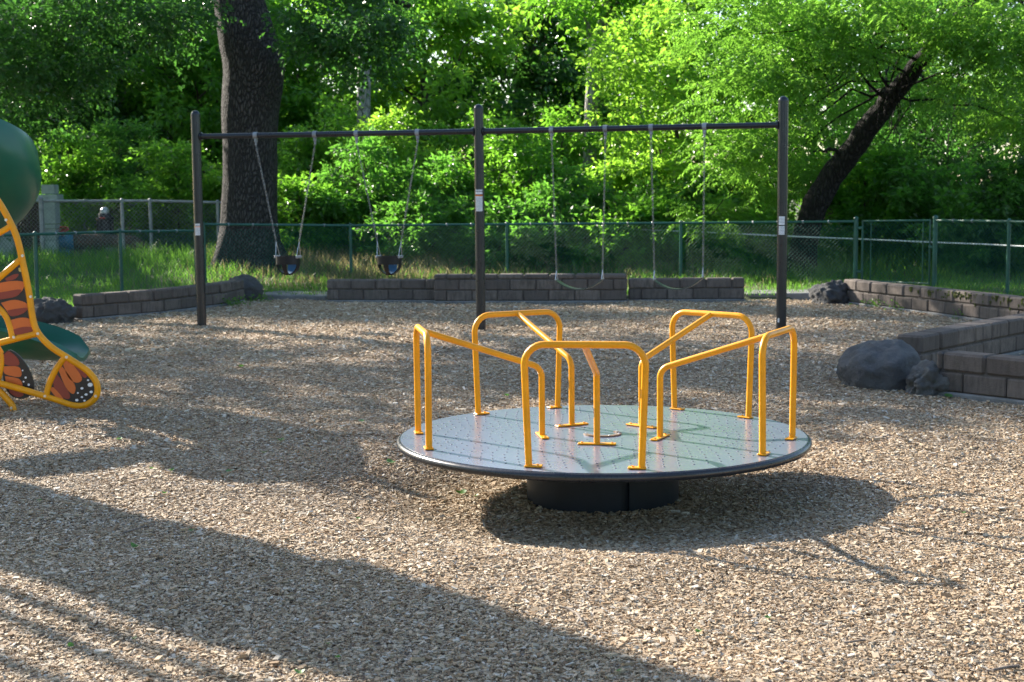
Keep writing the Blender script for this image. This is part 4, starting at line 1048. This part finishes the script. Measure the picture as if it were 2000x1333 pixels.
# ------------------------------------------------------------------ play tower, spiral slide and butterfly panel
def slide():
    ax, ay = -4.98, 12.75
    t = thing('spiral_slide', (ax, ay, 0), 'dark green plastic spiral slide behind the butterfly panel', 'slide')
    path = []
    for k in range(71):
        s = k / 70; th = R(-150 + 420 * s); zz = 2.52 - 1.80 * s
        path.append((Vector((ax + .42 * math.cos(th), ay + .42 * math.sin(th), zz)), Vector((math.cos(th), math.sin(th), 0)), min(1, s * 5, (1 - s) * 3)))
    lx, ly, lz = path[-1][0]
    for k in range(1, 13):
        s = k / 12; path.append((Vector((lx + 1.28 * s, ly + .10 * s, lz - .16 * s + .05 * s * s)), Vector((.05, -1, 0)).normalized(), 0))
    vs = []; fs = []; n = 21; k = 2 * n
    for i, (p, out, bank) in enumerate(path):
        q = max(0, (i - 74) / 8); q = 1 - math.sqrt(max(0, 1 - q * q)); a0 = 195 + 45 * q; a1 = 345 + 50 * bank - 45 * q; wide = 1.0 + (.16 * (i - 70) / 12 if i > 70 else 0); tail = max(0, (i - 78) / 4)
        for rr, order in ((.42, range(n)), (.385, range(n - 1, -1, -1))):
            for j in order:
                a = R(a0 + (a1 - a0) * j / (n - 1)); e = {0: .03, 1: .02, n - 1: .03, n - 2: .02}.get(j, 0) if rr > .4 else 0
                vs.append(p + out * ((rr + e) * math.cos(a) * wide) + Vector((0, 0, (rr + e) * math.sin(a) * 1.0 + .10)))
    for i in range(len(path) - 1):
        for j in range(k): fs.append((i * k + j, (i + 1) * k + j, (i + 1) * k + (j + 1) % k, i * k + (j + 1) % k))
    fs += [tuple(range(k)), tuple((len(path) - 1) * k + j for j in reversed(range(k)))]
    mb = MB(); mb.add(vs, fs); mb.build('chute', M['slide'], t, angle=70)
    mb = MB(); mb.lathe([(.05, -.2), (.05, 3.1)], (ax, ay, 0), 14); mb.build('centre_post', M['brownpost'], t)
    mb = MB(); mb.tube([(lx + .35, ly, -.1), (lx + .35, ly, lz - .46)], .03, 10); mb.build('exit_leg', M['bronze'], t)
slide()
def tower():
    cx, cy = -6.75, 11.25; t = thing('play_tower', (cx, cy, 0), 'brown play tower with green roof that the spiral slide leaves from', 'play tower')
    rz = R(2)
    def L(x, y, z): return (cx + x * math.cos(rz) - y * math.sin(rz), cy + x * math.sin(rz) + y * math.cos(rz), z)
    for sx in (-1, 1):
        for sy in (-1, 1):
            mb = MB(); mb.lathe([(.05, -.2), (.05, 4.2)], L(.5 if sx > 0 else -.30, .42 if sy > 0 else -.18, 0), 14); mb.build('post', M['brownpost'], t)
    mb = MB(); mb.box(L(.1, .12, 2.0), (.9, .72, .06), rz, .01); mb.build('platform', M['bronze'], t)
    for x, y, w, d in ((.1, .46, .74, .03), (.1, -.22, .74, .03), (-.34, .12, .03, .56)):
        mb = MB(); mb.box(L(x, y, 2.95), (w, d, 1.7), rz, .008); mb.build('side_panel', M['slide'], t)
    mb = MB(); top = [L(-.22, .1, 5.5), L(.45, .1, 5.5)]; b = [L(-.36, -.26, 3.82), L(.62, -.26, 3.82), L(.62, .56, 3.82), L(-.36, .56, 3.82)]
    mb.add(b + top, [(3, 2, 1, 0), (0, 1, 5, 4), (1, 2, 5), (2, 3, 4, 5), (3, 0, 4)]); mb.build('roof', M['slide'], t, False)
    mb = MB(); mb.box(L(1.05, .95, 2.12), (1.2, .6, .06), R(40), .01); mb.build('bridge', M['bronze'], t)
    for q in (.56, .74, 1.0):                                  # climbing poles beside the tower
        mb = MB(); mb.tube([L(-q * .69, -q * .72, -.2), L(-q * .69, -q * .72, 4.5)], .042, 10); mb.build('climbing_pole', M['yellow'], t)
    mb = MB(); mb.tube([L(-.36, -.38, 4.45), L(-.72, -.75, 4.45)], .042, 10); mb.build('pole_bar', M['yellow'], t)
tower()
def butterfly():
    Y = 11.45; t = thing('butterfly_panel', gr(25, 806), 'yellow tube climbing frame with orange and black monarch wing panels', 'climbing frame')
    def P(x, y, dy=0): return at(x, y, Y + dy)
    r = .0265
    def tb(pts, name='frame_tube', rr=r, par=t, dy=0):
        mb = MB(); mb.tube(catmull([P(x, y, dy) for x, y in pts], 5), rr, 12); return mb.build(name, M['yellow'], par, angle=60)
    main = tb([(-45, 330), (-18, 372), (8, 412), (32, 462), (46, 520), (57, 575), (64, 622), (74, 650), (100, 678), (140, 704), (172, 726), (189, 750), (188, 774), (170, 790), (145, 792), (110, 781), (60, 766), (10, 752), (-40, 740)])
    tb([(-60, 600), (-20, 560), (40, 508)]); tb([(-50, 684), (0, 670), (71, 652)]); tb([(-40, 590), (-8, 598), (14, 622), (26, 662)]); tb([(-30, 470), (12, 448), (24, 436)], rr=r * .9)
    tb([(128, 697), (110, 722), (96, 752), (91, 776)]); tb([(-40, 745), (-5, 762), (12, 778), (24, 793), (27, 808)]); tb([(-30, 660), (-6, 678), (4, 696), (3, 720), (-4, 745), (-6, 762)], rr=r * .85, dy=.06)
    fr = None
    # panels: thickness in depth, prints a little proud of the face
    def poly(pts, dy, th, name, mat, par):
        A = [P(x, y, dy) for x, y in pts]; o = Vector((0, 0, 0)); mb = MB(); k = len(A); B = [a + Vector((0, th, 0)) for a in A]
        mb.add(A + B, [tuple(range(k)), tuple(range(2 * k - 1, k - 1, -1))] + [((i + 1) % k, i, k + i, k + (i + 1) % k) for i in range(k)]); return mb.build(name, mat, par, False)
    def sm(pts, n=4):
        q = catmull([Vector((x, y, 0)) for x, y in pts + [pts[0]]], n)[:-1]; return [(p.x, p.y) for p in q]
    up = poly([(-55, 596), (-20, 558), (41, 507), (56, 575), (64, 622), (72, 651), (27, 660), (14, 622), (-8, 598), (-40, 590)], -.009, .018, 'wing_panel', M['wingblack'], t)
    def cell(pts, par, mat='wingorange', e=.0115, nm='printed_cell'): poly(sm(pts), -e, .002, nm, M[mat], par)
    cell([(-30, 562), (0, 553), (28, 549), (47, 553), (40, 572), (15, 582), (-30, 586)], up); cell([(-30, 576), (10, 570), (40, 566), (34, 578), (10, 584), (-30, 588)], up, 'wingred', .0135)
    cell([(2, 592), (28, 586), (50, 592), (55, 602), (44, 613), (22, 618), (12, 606)], up); cell([(14, 607), (36, 603), (54, 602), (44, 613), (22, 618)], up, 'wingred', .0135)
    cell([(20, 626), (40, 621), (58, 624), (63, 640), (62, 648), (30, 654)], up); cell([(26, 644), (45, 639), (63, 640), (63, 648), (30, 654)], up, 'wingred', .0135)
    cell([(10, 545), (25, 537), (36, 536), (30, 545), (14, 549)], up, 'wingred'); cell([(36, 524), (45, 522), (47, 530), (38, 531)], up, 'wingpale')
    lo = poly(sm([(128, 703), (150, 710), (172, 727), (188, 750), (187, 773), (170, 789), (145, 791), (110, 780), (92, 774), (97, 752), (111, 722)], 3), -.009, .018, 'wing_tip_panel', M['wingblack'], t)
    cell([(122, 709), (136, 706), (160, 738), (150, 748), (134, 738)], lo); cell([(138, 706), (152, 712), (170, 732), (162, 737)], lo, 'wingred')
    cell([(114, 722), (121, 716), (146, 752), (143, 770), (128, 756)], lo); cell([(103, 742), (110, 730), (136, 770), (130, 780), (108, 764)], lo, 'wingred', .0113); cell([(98, 762), (104, 757), (124, 780), (112, 779)], lo)
    for x, y, q in ((176, 752, 5), (160, 759, 3), (178, 766, 3.2), (168, 771, 3), (160, 776, 2.4), (150, 782, 3.2), (172, 743, 2.2), (152, 768, 2), (165, 783, 2.2)):
        poly([(x + q * math.cos(a), y + q * .8 * math.sin(a)) for a in np.linspace(0, 2 * math.pi, 11)[:-1]], -.0135, .002, 'white_spot', M['white'], lo)
    lw = poly(sm([(6, 690), (20, 684), (42, 700), (60, 730), (66, 758), (58, 774), (40, 780), (18, 770), (6, 740)], 3), .05, .018, 'hind_wing_panel', M['wingblack'], t)
    def cb(pts, mat): poly(sm(pts), .0475, .002, 'printed_cell', M[mat], lw)
    cb([(8, 692), (18, 687), (34, 700), (36, 714), (10, 712)], 'wingred'); cb([(8, 716), (36, 717), (42, 732), (34, 737), (9, 730)], 'wingorange'); cb([(10, 735), (36, 740), (44, 752), (38, 757), (14, 750)], 'wingorange'); cb([(16, 755), (38, 760), (46, 772), (34, 776), (20, 768)], 'wingred')
    for x, y, q in ((50, 738, 2.2), (56, 752, 2.4), (46, 746, 1.8), (52, 764, 2.6), (60, 762, 1.8), (44, 724, 1.6)):
        poly([(x + q * math.cos(a), y + q * math.sin(a)) for a in np.linspace(0, 2 * math.pi, 9)[:-1]], .0475, .002, 'white_spot', M['white'], lw)
    for x, y in ((12, 430), (44, 500), (60, 580), (74, 652), (130, 698), (187, 774), (88, 774), (27, 659), (22, 797)):
        p = P(x, y, -r); mb = MB(); mb.tube([p + Vector((0, .006, 0)), p - Vector((0, .007, 0))], .011, 10); mb.build('bolt', M['steel'], t)
butterfly()

# ------------------------------------------------------------------ small things on the chips: leaves, twigs, weeds
def leaf_obj(px, py, s, rz, curl, label='small single green leaf fallen on the open wood chips', grp='fallen leaves on the wood chips'):
    p = gr(px, py); z = float(zmulch(np.array(p.x), np.array(p.y))); vs = []; n = 6
    for i in range(n + 1):
        u = i / n; w = .42 * math.sin(math.pi * (u ** .8)) * (1 + .25 * math.sin(9 * u)); h = curl * (u - .5) ** 2 * 2
        for q in (-1, 0, 1): vs.append(((u - .5) * s, q * w * s, (h + .25 * abs(q) * w) * s))
    fs = [(i * 3 + j, (i + 1) * 3 + j, (i + 1) * 3 + j + 1, i * 3 + j + 1) for i in range(n) for j in (0, 1)]
    mb = MB(); mb.add(vs, fs); o = mb.build('fallen_leaf', M['fallen']); o.location = (p.x, p.y, z + .014); o.rotation_euler = (random.uniform(-.25, .25), random.uniform(-.25, .25), rz); tag(o, label, 'leaf', grp)
for px, py, s in ((762, 900, .075), (900, 940, .07), (517, 888, .05), (264, 1074, .05), (548, 866, .05), (448, 922, .05), (297, 920, .045), (335, 925, .045), (705, 828, .05), (232, 862, .05), (78, 982, .035), (660, 1290, .03), (1160, 955, .03), (322, 970, .03), (585, 1320, .04), (1500, 1212, .03), (930, 945, .035), (375, 1045, .03), (262, 1254, .022), (1365, 1244, .03), (1208, 1318, .035), (640, 1265, .025), (1560, 965, .025), (990, 780, .05), (1790, 770, .09), (1150, 1105, .02), (1850, 778, .09), (470, 720, .06), (1880, 1010, .03), (140, 1270, .03), (700, 1015, .03), (1010, 985, .03)):
    lb = {762: 'largest bright green leaf lying on the chips beside the merry-go-round rim', 900: 'crumpled dark green leaf on the chips under the merry-go-round edge', 1790: 'pale green leaf at the foot of the big boulder', 1850: 'pale green leaf on the chips at the foot of the short block wall', 930: 'small leaf next to the crumpled leaf under the merry-go-round edge'}.get(px)
    if lb: leaf_obj(px, py, s, random.uniform(0, 6.28), random.uniform(.2, .9), lb)
    else: leaf_obj(px, py, s, random.uniform(0, 6.28), random.uniform(.2, .9))
def twig_obj(pts, r, label):
    P = [gr(x, y) for x, y in pts]; P = [Vector((p.x, p.y, float(zmulch(np.array(p.x), np.array(p.y))) + .016)) for p in P]
    mb = MB(); mb.tube(catmull(P, 4), r, 6); tag(mb.build('twig', M['twig']), label, 'twig')
twig_obj([(1092, 1193), (1112, 1197), (1128, 1208), (1137, 1222)], .004, 'pale curved twig on the sunlit chips in front of the merry-go-round')
twig_obj([(1938, 1318), (1965, 1312), (1990, 1309)], .006, 'dark short twig lying on the open wood chips')
twig_obj([(1648, 1268), (1690, 1262)], .004, 'thin straight brown twig on the wood chips')
twig_obj([(240, 1047), (262, 1040), (286, 1034)], .004, 'dark forked twig in the shaded wood chips')
def weeds(x, y, n, h, label, seed):
    rng = np.random.default_rng(seed); a = rng.uniform(0, 6.28, n); P = np.stack([x + rng.normal(0, .10, n), y + rng.normal(0, .07, n), np.full(n, .0)], -1)
    D = np.stack([np.cos(a) * .6, np.sin(a) * .6, np.full(n, .8)], -1); D /= np.linalg.norm(D, axis=1, keepdims=True)
    V, T = leaf_arrays(rng, P, D, 6, .045, h, width=.5, droop=.3); o = link('weed', np_mesh('weed', V, T, M['grass'])); tag(o, label, 'weed')
weeds(-4.25, 22.3, 26, .16, 'green weeds at the wall beside the left swing post', 1); weeds(-4.0, 23.1, 16, .14, 'weed clump at the foot of the smooth dark rock', 2)
weeds(5.28, 20.9, 26, .16, 'green weeds at the foot of the mossy wall near the lava rock', 3); weeds(5.55, 20.3, 18, .14, 'weed patch on the chips below the mossy wall', 4); weeds(5.95, 19.0, 7, .12, 'tiny weed under the sunlit mossy wall', 5)
